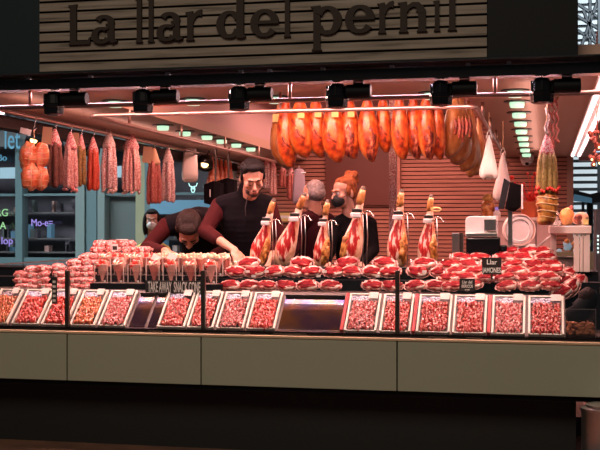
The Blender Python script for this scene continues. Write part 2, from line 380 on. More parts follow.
# ---- track with spotlights hung from the beam
def track_spot(px, bx0, bx1, idx):
    Y=6.50; x=XY(px,Y); 
    r=thing('track_spotlight','',"spotlight",(x,Y,2.27))
    MB().lathe([(.010,-.148),(.050,-.152),(.064,-.146),(.067,-.105),(.071,-.100),(.071,-.088),(.063,-.08),(.058,-.025),(.036,-.005),(.012,.0)],8).build('lamp_head',MAT['black_gloss'],r)
    mb=MB()
    for q in range(10):
        a=2*math.pi*q/10; mb.box(-.003,.056,-.080,.003,.066,-.02,0,Matrix.Rotation(a,4,'Z'))
    mb.build('cooling_fins',MAT['black'],r)
    xa_,xb_=XY(bx0,Y)-x,XY(bx1,Y)-x
    g=MB().tube([((xa_),0,-.052),(xa_+.006,0,-.052),(xb_-.006,0,-.052),(xb_,0,-.052)],[.036,.042,.042,.036],16).build('driver_box',MAT['black'],r,auto=40)
    MB().tube([(0,0,-.055),((xa_),0,-.055)],.016,8).build('swivel_arm',MAT['black'],r)
    MB().box((xa_+xb_)/2-.03,-.012,-.035,(xa_+xb_)/2+.03,.012,0).build('track_clip',MAT['black'],r)
    return r
SP=[(54,62,87),(143,152,178),(239,248,272),(337,346,371),(441,452,477),(542,553,581)]
wher=['above the netted orange hams at the left','above the hanging meshed sausages','left of the row of hanging hams','in front of the hanging hams at mid row','by the right end of the hanging hams','above the big olive sausage bundle at the right']
for i,(a,b,c) in enumerate(SP):
    o=track_spot(a,b,c,i); o['label']='black faceted track spotlight with driver box, '+wher[i]; o['group']='track spotlights under the beam'
# ---- chrome rails
def rail(name,label,pts,r_=.011,m='rail',posts=()):
    root=thing(name,label,'rail',pts[0])
    MB().tube(pts,r_,10).build('rail_tube',MAT[m],root,smooth=True,world=True)
    for p in posts: MB().tube([p,(p[0],p[1],p[2]+ (2.35-p[2] if p[1]<20 else 0))],.012,8).build('hanger_post',MAT[m],root,smooth=True,world=True)
    return root
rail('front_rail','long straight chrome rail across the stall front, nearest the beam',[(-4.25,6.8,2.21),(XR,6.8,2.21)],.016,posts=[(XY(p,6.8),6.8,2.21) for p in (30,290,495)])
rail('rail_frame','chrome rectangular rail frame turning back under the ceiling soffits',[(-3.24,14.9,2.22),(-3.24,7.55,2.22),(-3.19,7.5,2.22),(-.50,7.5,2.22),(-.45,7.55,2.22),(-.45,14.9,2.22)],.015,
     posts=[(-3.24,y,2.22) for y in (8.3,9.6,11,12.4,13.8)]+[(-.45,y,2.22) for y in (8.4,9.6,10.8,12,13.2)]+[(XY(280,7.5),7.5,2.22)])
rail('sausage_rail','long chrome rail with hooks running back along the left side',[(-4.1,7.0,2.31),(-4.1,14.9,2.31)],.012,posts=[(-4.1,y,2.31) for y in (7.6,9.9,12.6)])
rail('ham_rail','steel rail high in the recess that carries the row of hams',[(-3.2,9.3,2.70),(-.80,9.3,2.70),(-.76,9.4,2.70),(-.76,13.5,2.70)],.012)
# ---- LED strips (real lamps)
r=thing('led_strip','glowing double pink LED strip along the right ceiling edge','lamp',(.44,6.6,2.33))
MB().box(.33,6.55,2.325,.47,14.5,2.349).build('housing',MAT['white_plastic'],r,world=True)
mb=MB()
for x in (.345,.425): mb.box(x,6.55,2.312,x+.025,14.5,2.325)
mb.build('tube',MAT['led_hot'],r,world=True)
r=thing('led_strip','glowing pink LED strip along the left ceiling edge above the hanging sausages','lamp',(-4.25,6.6,2.33))
MB().box(-4.29,6.9,2.33,-4.20,14.5,2.349).build('housing',MAT['white_plastic'],r,world=True)
MB().box(-4.27,6.95,2.315,-4.225,8.1,2.33).build('tube',MAT['led_hot'],r,world=True)
# beam at left edge (dark mauve)
struct('trim_6',MB().box(-4.34,6.9,2.20,-4.20,14.9,2.30),MAT['hair_brown'])
# ---- ceiling spots
def cspot(): 
    r=thing('ceiling_spotlight','','ceiling light')
    MB().lathe([(.045,-.012),(.095,-.010),(.10,-.004),(.10,0)],20).build('trim_ring',MAT['spot_ring'],r)
    MB().lathe([(.02,-.05),(.05,-.048),(.055,-.03),(.055,-.012)],18).build('lens',MAT['spot_glow'],r,smooth=True)
    return r
cs=cspot(); used=False
front=[(115,'first from the left'),(193,'second from the left'),(275,'left of the hams'),(432,'right of the hams'),(515,'nearest the right corner')]
for px,w in front:
    dup(cs,used,(XY(px,7.72),7.72,2.35),'round ceiling spotlight in the front soffit row, '+w,group='ceiling spotlights'); used=True
for i in range(9):
    t=.95*1100/(127,116,107,99,92,86,80,75,70)[i]; px=(517,519,520.5,521.5,523,524,525,526.5,527.5)[i]
    Y=t*dxy(px)[1]; dup(cs,True,(XY(px,Y),Y,2.35),'glowing round ceiling spotlight in the right soffit row, %s'%['nearest','second nearest','third nearest','fourth nearest','fifth nearest','fifth from the back wall','third last','second last','farthest by the back wall'][i] ,group='ceiling spotlights')
for i,(px,py) in enumerate([(163,125),(185,131),(207,135),(225,139),(242,143),(257,147)]):
    t=.95*1100/(228-py); Y=t*dxy(px)[1]; dup(cs,True,(min(XY(px,Y),-3.36),Y,2.35),'round ceiling spotlight in the left soffit row, %s'%['nearest','second nearest','third nearest','third from the back','second from the back','farthest'][i],group='ceiling spotlights')
# security camera dome
r=thing('dome_camera','small white dome camera under the soffit by the back wall','camera',at(527,160,14.8).to_tuple()[:2]+(2.35,))
MB().lathe([(.01,-.13),(.05,-.12),(.075,-.09),(.08,-.06)],16).build('dome',MAT['white_plastic'],r,smooth=True)
MB().lathe([(.085,-.06),(.09,-.03),(.09,0.0)],16).build('base',MAT['white_plastic'],r)
MB().ell((0,-.05,-.10),.028).build('lens',MAT['black_gloss'],r,smooth=True)
# ---- steel column among the hams
r=thing('steel_column','slim pale metal column behind the hanging hams, reaching the ceiling','column',(XY(393,10.6),10.6,.13))
x=XY(393,10.6); MB().box(x-.035,10.57,.13,x+.035,10.64,2.95).build('shaft',MAT['saus_mesh'],r,world=True)
MB().box(x-.06,10.54,.13,x+.06,10.67,.17).build('foot_plate',MAT['steel'],r,world=True)
r=thing('wall_panel','large dull red panel on the slatted wall behind the hams','panel',(XY(360,14.97),14.98,1.6))
MB().box(XY(325,14.9),14.93,ZY(205,360,14.9),XY(395,14.9),14.995,2.6).build('board',MAT['poster'],r,world=True)
MB().box(XY(395,14.9),14.90,ZY(207,360,14.9),XY(400,14.9),14.995,2.62).build('edge_trim',MAT['slat'],r,world=True)
# ---- display counter
r=CN=thing('display_counter','long refrigerated display counter with pale olive front panels','counter',(-2,6.6,0))
seam=[XL,XY(67,6.5),XY(201,6.5),XY(397,6.5),XR+.25]
for a,b in zip(seam,seam[1:]):
    MB().box(a+.004,6.50,.432,b-.004,6.53,.728).build('front_panel',MAT['panel'],r,world=True,bevel=.002)
MB().box(XL,6.53,.40,XR+.25,7.62,.735).build('body',MAT['black'],r,world=True)
MB().box(XL,6.70,.0,XY(576,6.7),7.60,.40).build('plinth',MAT['plinth'],r,world=True)
MB().box(XY(443,6.69),6.68,.405,XY(572,6.68),6.70,.43).build('vent_strip',MAT['steel_dark'],r,world=True)
MB().box(XL,6.494,.730,XR+.25,6.60,.744).build('front_ledge',MAT['lipwood'],r,world=True,bevel=.002)
MB().box(XL,6.545,.744,XR+.25,6.60,.768).build('channel',MAT['black_gloss'],r,world=True)
pr=[(6.60,.735),(6.60,.760),(6.86,.990),(7.06,.990),(7.06,.735)]
MB().loft([[(x,y,z) for y,z in pr] for x in (XL,XY(565.5,6.64))]).build('sloped_deck',MAT['deck'],r,world=True)
MB().box(XL,7.061,.735,XR,7.26,1.060).build('riser',MAT['black'],r,world=True)
MB().box(XL,7.262,.735,XR,7.62,1.120).build('worktop',MAT['black'],r,world=True)
for px in (67.5,203.5,397.5):
    x=XY(px,6.57); MB().box(x-.013,6.556,.745,x+.013,6.584,ZY(270.5,px,6.57)).build('post',MAT['steel_dark'],r,world=True,bevel=.002)
g=[XL]+[XY(p,6.57) for p in (67.5,203.5,397.5)]+[XR+.2]
for a,b in zip(g,g[1:]):
    MB().box(a+.016,6.567,.76,b-.016,6.573,ZY(273,300,6.57)).build('glass_pane',MAT['glass_clear'],r,world=True)
for a,b in ((148,162),(226,250),(273,306),(428,447),(466,482)):
    MB().box(XY(a,6.54),6.535,.747,XY(b,6.54),6.546,.757).build('ticket_rail',MAT['steel_dark'],r,world=True)
# return counter at the left
r=thing('side_counter','low glass display counter running back along the left side','counter',(-4.1,9.5,0))
MB().box(-4.3,7.64,0,-3.95,11.5,.86).build('body',MAT['bg_grey'],r,world=True)
MB().box(-4.26,7.64,.86,-4.25,11.5,1.105).build('glass_pane',MAT['glass_clear'],r,world=True)
MB().box(-4.268,7.64,1.105,-4.242,11.5,1.113).build('edge_strip',MAT['steel'],r,world=True)
# steel leg at right bottom
r=thing('steel_bin','rounded stainless steel drum standing at the foot of the counter, right end','bin',(XY(600,6.62)+.02,6.34,0))
MB().lathe([(.13,0),(.135,.01),(.135,.10),(.138,.105),(.138,.12),(.135,.125),(.135,.38),(.139,.385),(.139,.40),(.10,.405)],28).build('drum',MAT['steel'],r,auto=40)
MB().lathe([(.11,.405),(.11,.418),(.03,.422)],20).build('lid',MAT['steel'],r,auto=40)

MB().box(XY(566,6.64),6.60,.735,XR+.2,7.06,.768).build('bin_shelf',MAT['deck'],CN,world=True)

r=thing('led_strip','two rows of small pinkish LED dots under the front soffit','lamp',(-2,6.89,2.34))
MB().box(-4.2,6.855,2.340,.3,6.935,2.349).build('housing',MAT['white_plastic'],r,world=True)
mb=MB(); x=-4.1
while x<.25:
    for y in (6.868,6.915): mb.box(x-.0045,y-.0045,2.333,x+.0045,y+.0045,2.340)
    x+=.020
o=mb.build('diodes',MAT['led_dot'],r,world=True); o['kind']='stuff'
r=thing('cutting_board','pale board with cut cheese on the worktop by the standing man hand','board',(XY(244,7.36),7.36,1.121))
MB().box(-.10,-.07,0,.10,.08,.012).build('board_slab',MAT['white_plastic'],r,bevel=.003)
mb=MB(); q=random.Random(3)
for k in range(26):
    a=.012; mb.box(-a,-a*.6,-a*.4,a,a*.6,a*.4,0,TRS((q.uniform(-.09,.09),q.uniform(-.06,.0),.02+q.uniform(0,.022)),(q.uniform(0,60),q.uniform(0,60),q.uniform(0,90))))
o=mb.build('cheese_cubes',MAT['cube_cheese'],r); o['kind']='stuff'
rnd=random.Random(3)
# ================= trays on the sloped deck =================
SL=math.atan2(.230,.26)
def slopeM(x, w=0): return Matrix.Translation((x,6.615,.776))@Matrix.Rotation(SL,4,'X')
TL=.315
def tray(px0,px1,meat,label,seed,shape='tray',tag_dark=True):
    rr=random.Random(seed); Y=6.64
    x0,x1=XY(px0,Y),XY(px1,Y); w=x1-x0; cx=(x0+x1)/2
    root=tag(empty('meat_tray',(cx,6.612,.765)),label,'tray','trays of sliced ham packs on the sloped deck'); root.rotation_euler=(SL,0,0)
    h=w/2; t=.0125
    mb=MB().box(-h,0,0,h,TL,.004); mb.box(-h,0,.004,-h+t,TL,.022); mb.box(h-t,0,.004,h,TL,.022); mb.box(-h+t,0,.004,h-t,t*.6,.016); mb.box(-h+t,TL-t*.8,.004,h-t,TL,.022)
    mb.build('tray_body',MAT['white_rim'],root,bevel=.0015)
    # header print and price card
    MB().box(-h+t+.002,TL-.062,.012,h*.25,TL-.012,.0155).build('printed_label',MAT['tray_print'],root)
    MB().box(h*.27,TL-.058,.020,h-t-.002,TL-.008,.0225,0,TRS(rot=(4,0,0))).build('price_card',MAT['card'],root)
    # packs of slices: ruffled overlapping slices
    mb=MB(); nx=5+int(w/.045); ny=15
    for j in range(ny):
        for i in range(nx):
            cxx=-h+t+.012+(w-2*t-.024)*(i+.5)/nx+rr.uniform(-.006,.006); cy=.014+(TL-.085)*(j+.5)/ny+rr.uniform(-.005,.005)
            L_=rr.uniform(.015,.024); W_=rr.uniform(.006,.010)*1.2; M=TRS((cxx,cy,.014+rr.uniform(0,.008)),(rr.uniform(-35,35),rr.uniform(-40,40),rr.uniform(-35,35)))
            n=5; rings=[]
            for k in range(n):
                s=-1+2*k/(n-1); ww=W_*math.sqrt(max(.12,1-s*s*.85)); zz=.006*math.sin(s*2.6+rr.random()*2)
                rings.append([(-ww,s*L_,zz-.003),(ww,s*L_,zz-.001),(ww*.7,s*L_,zz+.004),(-ww*.7,s*L_,zz+.005)])
            mb.loft(rings,0,M)
    o=mb.build('sliced_meat',MAT[meat],root,smooth=True); o['kind']='stuff'
    return root
TR=[(-13,10,'meat_orange','white rimmed tray of orange red slices, cut off by the left frame edge'),
 (14,41,'meat_red','tray of bright red sliced meat, second from the left end'),
 (43.5,69,'meat_red','tray of red meat pieces just left of the first dark post, under a hanging tag'),
 (72,97,'meat_orange','tray of orange and yellow slices just right of the first dark post'),
 (100,127,'meat_pink','tray of fine pink strips left of the two empty dark trays'),
 (159,186.5,'meat_slice','tray of pale red slices right of the empty dark trays, under the snack board'),
 (188.5,215,'meat_slice','tray of pink slices crossed by the second dark post'),
 (217.5,245,'meat_pink','tray of pink slices with patterned edge, two left of the wide empty tray'),
 (247.5,276,'meat_red','tray of stacked red slices beside the wide empty tray, left side'),
 (345,377,'meat_pink','tray of pink slices right of the red divider at the wide empty tray'),
 (380,411,'meat_slice','tray of pink red slices crossed by the third dark post'),
 (416.5,450,'meat_slice','tray of red slices right of the second red divider'),
 (452.5,486,'meat_slice','tray of speckled red slices below the small black name board'),
 (491.5,525,'meat_pink','tray of speckled pink slices, second from the right end'),
 (528,564,'meat_slice','rightmost tray of speckled pink slices beside the jar of nuts')]
for i,(a,b,m,l) in enumerate(TR): tray(a,b,m,l,i)
mat('dark_tray',(.13,.09,.15),.05,metal=.9,col2=(.30,.17,.06),scale=5,thr=(.42,.6),bump=.012,bscale=90)  # gold patches in the colour stand in for a golden reflection
def dark_tray(px0,px1,label):
    Y=6.64; x0,x1=XY(px0,Y),XY(px1,Y); w=x1-x0
    root=tag(empty('steel_tray',((x0+x1)/2,6.612,.765)),label,'tray'); root.rotation_euler=(SL,0,0); h=w/2
    MB().box(-h,0,0,h,TL-.03,.009).build('tray_plate',MAT['dark_tray'],root,bevel=.002)
    mb=MB(); n=int(w/.0085)
    for k in range(n):
        x=-h+.005+(w-.01)*(k+.5)/n
        for v,s in ((TL-.05,.002),(TL-.085,.0025)): mb.box(x-s,v-s,.009,x+s,v+s,.0105)
    mb.build('glint_dots',MAT['chrome'],root)  # chrome dots added to imitate reflected LED points
    MB().box(-h,TL-.03,0,h,TL-.026,.03).build('back_lip',MAT['steel_dark'],root)
dark_tray(130.5,146,'empty dark glossy tray, the left one of two narrow ones')
dark_tray(149,157.5,'empty dark glossy tray, the narrow one left of the pale red slices')
dark_tray(279,340,'wide empty dark tray with painted golden sheen between the meat trays')
for px,l in ((342.5,'red divider strip right of the wide empty tray'),(413.8,'red divider strip between the trays right of the third post'),(488.8,'red divider strip below the ham name boards')):
    x=XY(px,6.64); o=MB().box(-.0085,0,0,.0085,TL,.024).build('divider_strip',MAT['red_plastic']); o.location=(x,6.612,.765); o.rotation_euler=(SL,0,0); tag(o,l,'divider')
# hanging tag board in front of the glass
x=XY(54.5,6.54); r=thing('tag_board','small dark upright tag board with pale symbols hanging over the left trays','sign',(x,6.54,ZY(304,54.5,6.54)))
hh=ZY(277,54.5,6.54)-ZY(304,54.5,6.54); MB().box(-.017,-.004,0,.017,.004,hh).build('plate',MAT['steel_dark'],r)
mb=MB(); 
for k in range(5): mb.box(-.010,-.006,.015+k*.03,.010,-.004,.030+k*.03)
mb.build('symbols',MAT['card'],r)
# ================= ham packs =================
def wavy(n,rx,ry,seed,amp=.12):
    out=[]
    for i in range(n):
        q=2*math.pi*i/n; d=Vector((math.cos(q),math.sin(q),0)); w=1+amp*noise.noise(d*1.4+Vector((seed*5.3,0,seed)))*1.6
        out.append((rx*w*math.copysign(abs(math.cos(q))**.85,math.cos(q)),ry*w*math.copysign(abs(math.sin(q))**1.15,math.sin(q))))
    return out
def pack(seed):
    r=tag(empty('ham_pack'),'','ham pack'); n=28
    o_=wavy(n,.060,.037,seed); inn=wavy(n,.051,.030,seed+.6,.26)
    def ring(P,s,z,c=0): return [(x*s,y*s,z+c*noise.noise(Vector((x*40,y*40,seed)))*.004) for x,y in P]
    MB().loft([ring(o_,.86,-.013),ring(o_,1.0,-.006,1),ring(o_,1.03,.002,1),ring(o_,.95,.010,1),ring(o_,.80,.013,1)]).build('fat_rim',MAT['pack_fat'],r,smooth=True)
    MB().loft([ring(inn,1.0,.008),ring(inn,1.0,.0135),ring(inn,.8,.017,2),ring(inn,.4,.0185,2)]).build('meat',MAT['pack_red'],r,smooth=True)
    # crimped plastic film edge
    m=[]; N_=44; rings=[[],[],[],[]]
    for i in range(N_):
        q=2*math.pi*i/N_; c,s=math.cos(q),math.sin(q); wv=.006*math.sin(i*1.9+seed)+.003*math.sin(i*4.1)
        for k,(e,z) in enumerate(((1.0,-.012),(1.18,wv-.006),(1.19,wv-.004),(1.0,-.008))): rings[k].append((c*.062*e,s*.040*e,z))
    MB().loft(rings,cap=False,close=True).build('film',MAT['pack_film'],r,smooth=True)
    return r
mat('pack_film',(.70,.36,.32),.2,coat=1,col2=(.42,.12,.11),scale=40)
P=[pack(s) for s in (1,2,3,4)]; Pu=[0]*4; pc=[0]
def put_pack(x,y,z,label,rot=(38,0,0),sc=1.0,group='packs of cured ham on the shelves',k=None):
    k=pc[0]%4 if k is None else k; pc[0]+=1
    o=dup(P[k],Pu[k],(x,y,z),label,rz=rot[2],rx=rot[0],ry=rot[1],sc=sc,group=group); Pu[k]=1; return o
def put_px(px,py,Y,label,w=19,**kw):
    x,z=XY(px,Y),ZY(py,px,Y); t=Y/dxy(px)[1]; sc=(w*t/1100)/.125
    rj=kw.pop('rot',(46+rnd.uniform(-8,8),rnd.uniform(-7,7),rnd.uniform(-12,12)))
    return put_pack(x,Y,z,label,rot=rj,sc=sc,**kw)
def near(px):
    L=[(203,'left of the carved hams'),(265,'below the leftmost carved ham'),(295,'below the second carved ham'),(326,'below the third carved ham'),(358,'below the fourth carved ham'),(397,'below the fifth carved ham'),(430,'below the sixth carved ham'),(470,'left of the ham name boards'),(500,'right of the ham name boards'),(560,'at the right end of the shelf')]
    return min(L,key=lambda a:abs(a[0]-px))[1]
rowA=[230,248.5,267,286,307.5,330,373,392,415.5,435.5]
for i,px in enumerate(rowA):
    put_px(px,285.2,6.95,'ham pack, %s in the lower shelf row'%ordn(i,len(rowA)),w=21)
rowB=[236,255,274,293,311,334,352,372,390,418,441]
for i,px in enumerate(rowB):
    put_px(px,271.3,7.15,'ham pack, %s in the upper shelf row'%ordn(i,len(rowB)),w=21)
rowC=[248,302,347,385,424]
for i,px in enumerate(rowC):
    put_px(px,262.8,7.2,'large ham pack on top of the upper row, %s of five'%ordn(i,len(rowC)),w=23)
# right hand pile in layers
lay=[(285.5,6.95,[452,471,507,530,551],'bottom layer'),(277.5,7.02,[449,467,486,505,528,549],'second layer'),(271,7.10,[456,475,496,516,538,553],'middle layer'),(264.5,7.18,[450,469,490,513,534,552],'fourth layer'),(257.5,7.3,[462,480,505,523,545],'fifth layer'),(251.5,7.42,[508,528,541],'top layer')]
for py,Y,ps,nm in lay:
    for i,px in enumerate(ps):
        put_px(px,py,Y,'ham pack, %s, %s of right hand pile'%(ordn(i,len(ps)),nm),w=22,rot=(28+rnd.uniform(-6,10),rnd.uniform(-10,10),rnd.uniform(-15,15)))
# left hand piles (blocks of wrapped ham)
def block(seed):
    r=tag(empty('meat_block'),'','wrapped meat')
    P_=wavy(26,.055,.036,seed,.16)
    def ring(s,z): return [(x*s,y*s,z+.004*noise.noise(Vector((x*50,y*50,z*40+seed)))) for x,y in P_]
    MB().loft([ring(.9,0),ring(1.02,.006),ring(1.0,.018),ring(1.03,.024),ring(.98,.034),ring(.85,.040)]).build('meat',MAT['meat_pink'],r,smooth=True)
    MB().box(-.012,-.045,.010,.012,-.041,.028,0,TRS(rot=(-8,rnd.uniform(-25,25),rnd.uniform(-6,6)))).build('price_label',MAT['card'],r)
    rings=[[],[],[],[]]
    for i in range(36):
        q=2*math.pi*i/36; c,s=math.cos(q),math.sin(q); wv=.008*math.sin(i*1.7+seed)
        for k,(e,z) in enumerate(((1.0,.016),(1.2,wv+.018),(1.2,wv+.020),(1.0,.020))): rings[k].append((c*.056*e,s*.037*e,z))
    MB().loft(rings,cap=False,close=True).build('film',MAT['pack_film'],r,smooth=True)
    return r
B=[block(s) for s in (1,2,3)]; Bu=[0]*3
cols=[(22,[289,283,277]),(33,[290,284,278,272]),(45,[289,283,277,271]),(60,[289,283,276,270]),(75,[289,283,277,271,265]),(88,[289,283,277,271,265,259])]
nc=0
for ci,(px,ys) in enumerate(cols):
    for k,py in enumerate(ys):
        Y=6.98+.035*k; t=Y/dxy(px)[1]
        q=nc%3; dup(B[q],Bu[q],(XY(px,Y)+rnd.uniform(-.008,.008),Y,ZY(py,px,Y)),'wrapped pink meat block, %s, left end stack %s'%(['bottom','second from bottom','third from bottom','fourth from bottom','fifth from bottom','topmost'][k],['one','two','three','four','five','six'][ci]),rz=rnd.uniform(-25,25),group='wrapped meat blocks on the left shelf',rx=rnd.uniform(5,30),ry=rnd.uniform(-10,10),sc=16*t/1100/.115); Bu[q]=1; nc+=1
k=0
for Y,py,ps in ((7.30,266,[96,110,126,143]),(7.38,259,[98,113,129,141]),(7.46,252.5,[99,114,130,144]),(7.50,246.5,[112,127])):
    for i,px in enumerate(ps):
        q=nc%3; t=Y/dxy(px)[1]; dup(B[q],Bu[q],(XY(px,Y),Y,ZY(py,px,Y)),'wrapped pink meat block, %s, %s of the heap behind the cones'%(['left one','second one','third one','right one'][i],['bottom layer','second layer','third layer','top layer'][k]),rz=rnd.uniform(-14,14),group='wrapped meat blocks behind the snack cones',rx=10,sc=17*t/1100/.115); nc+=1
    k+=1
# round meat roll on top of heap
r=thing('meat_roll','round pink meat roll with red cut face on the heap at left','meat roll',at(101,246,7.5)); 
mb=MB().tube([(-.05,0,0),(-.045,0,0),(0,0,0),(.04,0,0),(.05,0,0)],[.036,.043,.046,.043,.034],18); mb.build('casing',MAT['meat_pink'],r,smooth=True)
MB().tube([(-.055,0,0),(-.049,0,0)],[.028,.037],18).build('cut_face',MAT['cube_red'],r)
r=thing('meat_tin','dark red round meat tin with label on the left heap','tin',at(122,243,7.5))
MB().lathe([(.04,-.018),(.042,-.016),(.042,.018),(.038,.021)],18).build('side',MAT['saus_rust'],r); MB().lathe([(.043,.021),(.043,.026),(.03,.027)],18).build('lid',MAT['label_w'],r)
r=thing('price_stand','small white price stand with dark print on the left heap','price card',at(115,251,7.33)); MB().box(-.022,-.003,0,.022,.003,.05).build('card_face',MAT['label_w'],r); MB().box(-.017,-.005,.008,.017,-.003,.035).build('print',MAT['ink'],r)
# ================= snack cones =================
def cone(seed):
    rr=random.Random(seed); r=tag(empty('snack_cone'),'','snack cone')
    w,d,h=.040,.032,.112
    mb=MB(); t=.0015
    mb.box(-w,-d,0,w,-d+t,h); mb.box(-w,d-t,0,w,d,h); mb.box(-w,-d,0,-w+t,d,h); mb.box(w-t,-d,0,w,d,h)
    mb.build('clear_box',MAT['glass_acrylic'],r)
    mb=MB(); e=.0022
    for sx in (-1,1): mb.box(sx*w-e,-d-e,0,sx*w+e,-d+e,h)
    mb.box(-w,-d-e,h-e,w,-d+e,h+e); mb.box(-w,-d,0,w,d,.004); mb.build('box_edges',MAT['acrylic_base'],r)
    pp=[]; n=14
    MB().loft([[(.004*math.cos(a),.004*math.sin(a),.010) for a in [2*math.pi*i/n for i in range(n)]],[(.028*math.cos(a),.020*math.sin(a),.088) for a in [2*math.pi*i/n for i in range(n)]],[(.034*math.cos(a),.024*math.sin(a),.108+.012*math.cos(a)) for a in [2*math.pi*i/n for i in range(n)]]],cap=True).build('paper_cone',MAT['cone_paper_w' if seed%2 else 'cone_paper'],r,smooth=False)
    mb=MB()
    for k in range(20):
        s=rr.uniform(.010,.018); M=TRS((rr.uniform(-.029,.029),rr.uniform(-.024,.024),.106+.026*rr.random()**1.5),(rr.uniform(0,90),rr.uniform(0,90),rr.uniform(0,90)))
        mb.box(-s,-s*.7,-s*.5,s,s*.7,s*.5,rr.choice((0,0,1,1,2)),M)
    mb.build('filling',[MAT['cube_red'],MAT['cube_pink'],MAT['cube_cheese']] if seed<3 else [MAT['cube_pink'],MAT['cube_cheese'],MAT['cube_cheese']],r,bevel=.0015)
    MB().lathe([(.0065,0),(.0075,.0005),(.0065,.001)],10,0,Matrix.Translation((.024,-d-.002,.012))@Matrix.Rotation(R(90),4,'X')).build('round_sticker',MAT['label_w'],r)
    return r
CN_=[cone(s) for s in (1,2,3,4)]; Cu=[0]*4
r=thing('snack_rack','low black rack carrying the rows of snack cones','rack',(XY(150,6.98),6.98,.99))
mb=MB().box(XY(91,6.9),6.885,.992,XY(222,6.9),7.055,1.030); mb.build('shelf_board',MAT['black'],r,world=True); MB().box(XY(91,7.1),7.062,1.062,XY(222,7.1),7.25,1.075).build('back_board',MAT['black'],r,world=True)
rows=[(6.93,283.5,[102.5,119,136,154,171,190.5,211],'front row'),(7.13,268,[106,122,138,154,170,186,202,218],'third row'),(7.21,266,[115,131,147,163,179,195,211,226],'back row')]
for ri,(Y,py,ps,nm) in enumerate(rows):
    for i,px in enumerate(ps):
        k=(i*3+ri)%2+(2 if px>155 and ri>0 else 0)
        z=1.031 if Y<7.05 else 1.076
        dup(CN_[k],Cu[k],(XY(px,Y),Y,z),'snack cone in clear box, %s, %s of the rack'%(ordn(i,len(ps)),nm),rz=rnd.uniform(-5,5),group='snack cones on the rack',sc=(1.02,1.0,1.08) if ri else (1.12,.95,1.12)); Cu[k]=1
for i,(px,py,a) in enumerate([(118,262,18),(156,258,12),(172,257,10)]):
    o=MB().box(-.030,-.0015,-.022,.030,.0015,.022).build('price_card',MAT['card']); o.location=at(px,py,7.06); o.rotation_euler=(R(-15),R(a*2.2),0); tag(o,'tilted blank white price card %s'%['left of the three among the snack cones','middle of the three among the snack cones','right of the three among the snack cones'][i],'price card')
# take away sign
x0,x1=XY(145.5,6.83),XY(203,6.83); zb,zt=ZY(294.5,170,6.83),ZY(280.5,170,6.83)
r=thing('snack_board','long black board with pale hand-lettered TAKE AWAY SNACK words below the cones','sign',((x0+x1)/2,6.83,zb))
MB().box(-(x1-x0)/2,-.006,0,(x1-x0)/2,.004,zt-zb).build('board',MAT['board'],r,bevel=.001)
text_obj('TAKE AWAY  SNACK CONE','lettering',MAT['chalk'],.095,r,Matrix.Translation((.002,-.0075,(zt-zb)*.50))@FRONT,sx=.30,bold=.0014)
# ham name boards
def board(name,px0,px1,py0,py1,Y,label,lines):
    x0,x1=XY(px0,Y),XY(px1,Y); px=(px0+px1)/2; zb,zt=ZY(py1,px,Y),ZY(py0,px,Y)
    r=thing(name,label,'sign',((x0+x1)/2,Y,zb)); w=(x1-x0)/2
    MB().box(-w,-.003,0,w,.003,zt-zb).build('board',MAT['board'],r,bevel=.001)
    MB().box(-w*.1,.003,-.03,w*.1,.006,.02).build('stake',MAT['steel_dark'],r)
    for s,sz,zf,sx in lines: text_obj(s,'lettering',MAT['chalk'],sz,r,Matrix.Translation((0,-.0035,(zt-zb)*zf))@FRONT,sx=sx,bold=.0006)
board('ham_board',482,501.5,257.5,274.5,6.93,'black name board reading JAMONES under white script, right of the carved hams',[('Llar',.042,.72,1),('JAMONES',.044,.24,.60)])
board('ham_board',459.5,475,278.5,291.5,6.88,'smaller black name board with white script lying low on the ham packs',[('Llar del',.026,.72,.8),('IBERICOS',.026,.40,.65),('pernil',.012,.14,1)])
# small white price tags between the packs
for i,px in enumerate((247,253,266,318,324,377,424,540,544)):
    py=[273,277][i%2]; o=MB().box(-.014,-.001,-.008,.014,.001,.008).build('price_tag',MAT['label_w']); o.location=at(px+.5,271.5+(i%2)*4.5,7.055); tag(o,'small white price tag on the shelf edge, %s of nine'%ordn(i,9),'price tag','price tags along the shelf edge')
# metal prongs
for i,px in enumerate((300,311,411,443)):
    o=MB().tube([(0,0,0),(0,0,.07)],[.003,.0025],6).build('steel_spike',MAT['chrome'],smooth=True); o.location=(XY(px,7.35),7.35,1.12); tag(o,'thin upright steel spike on the worktop, %s of four'%ordn(i,4),'spike')
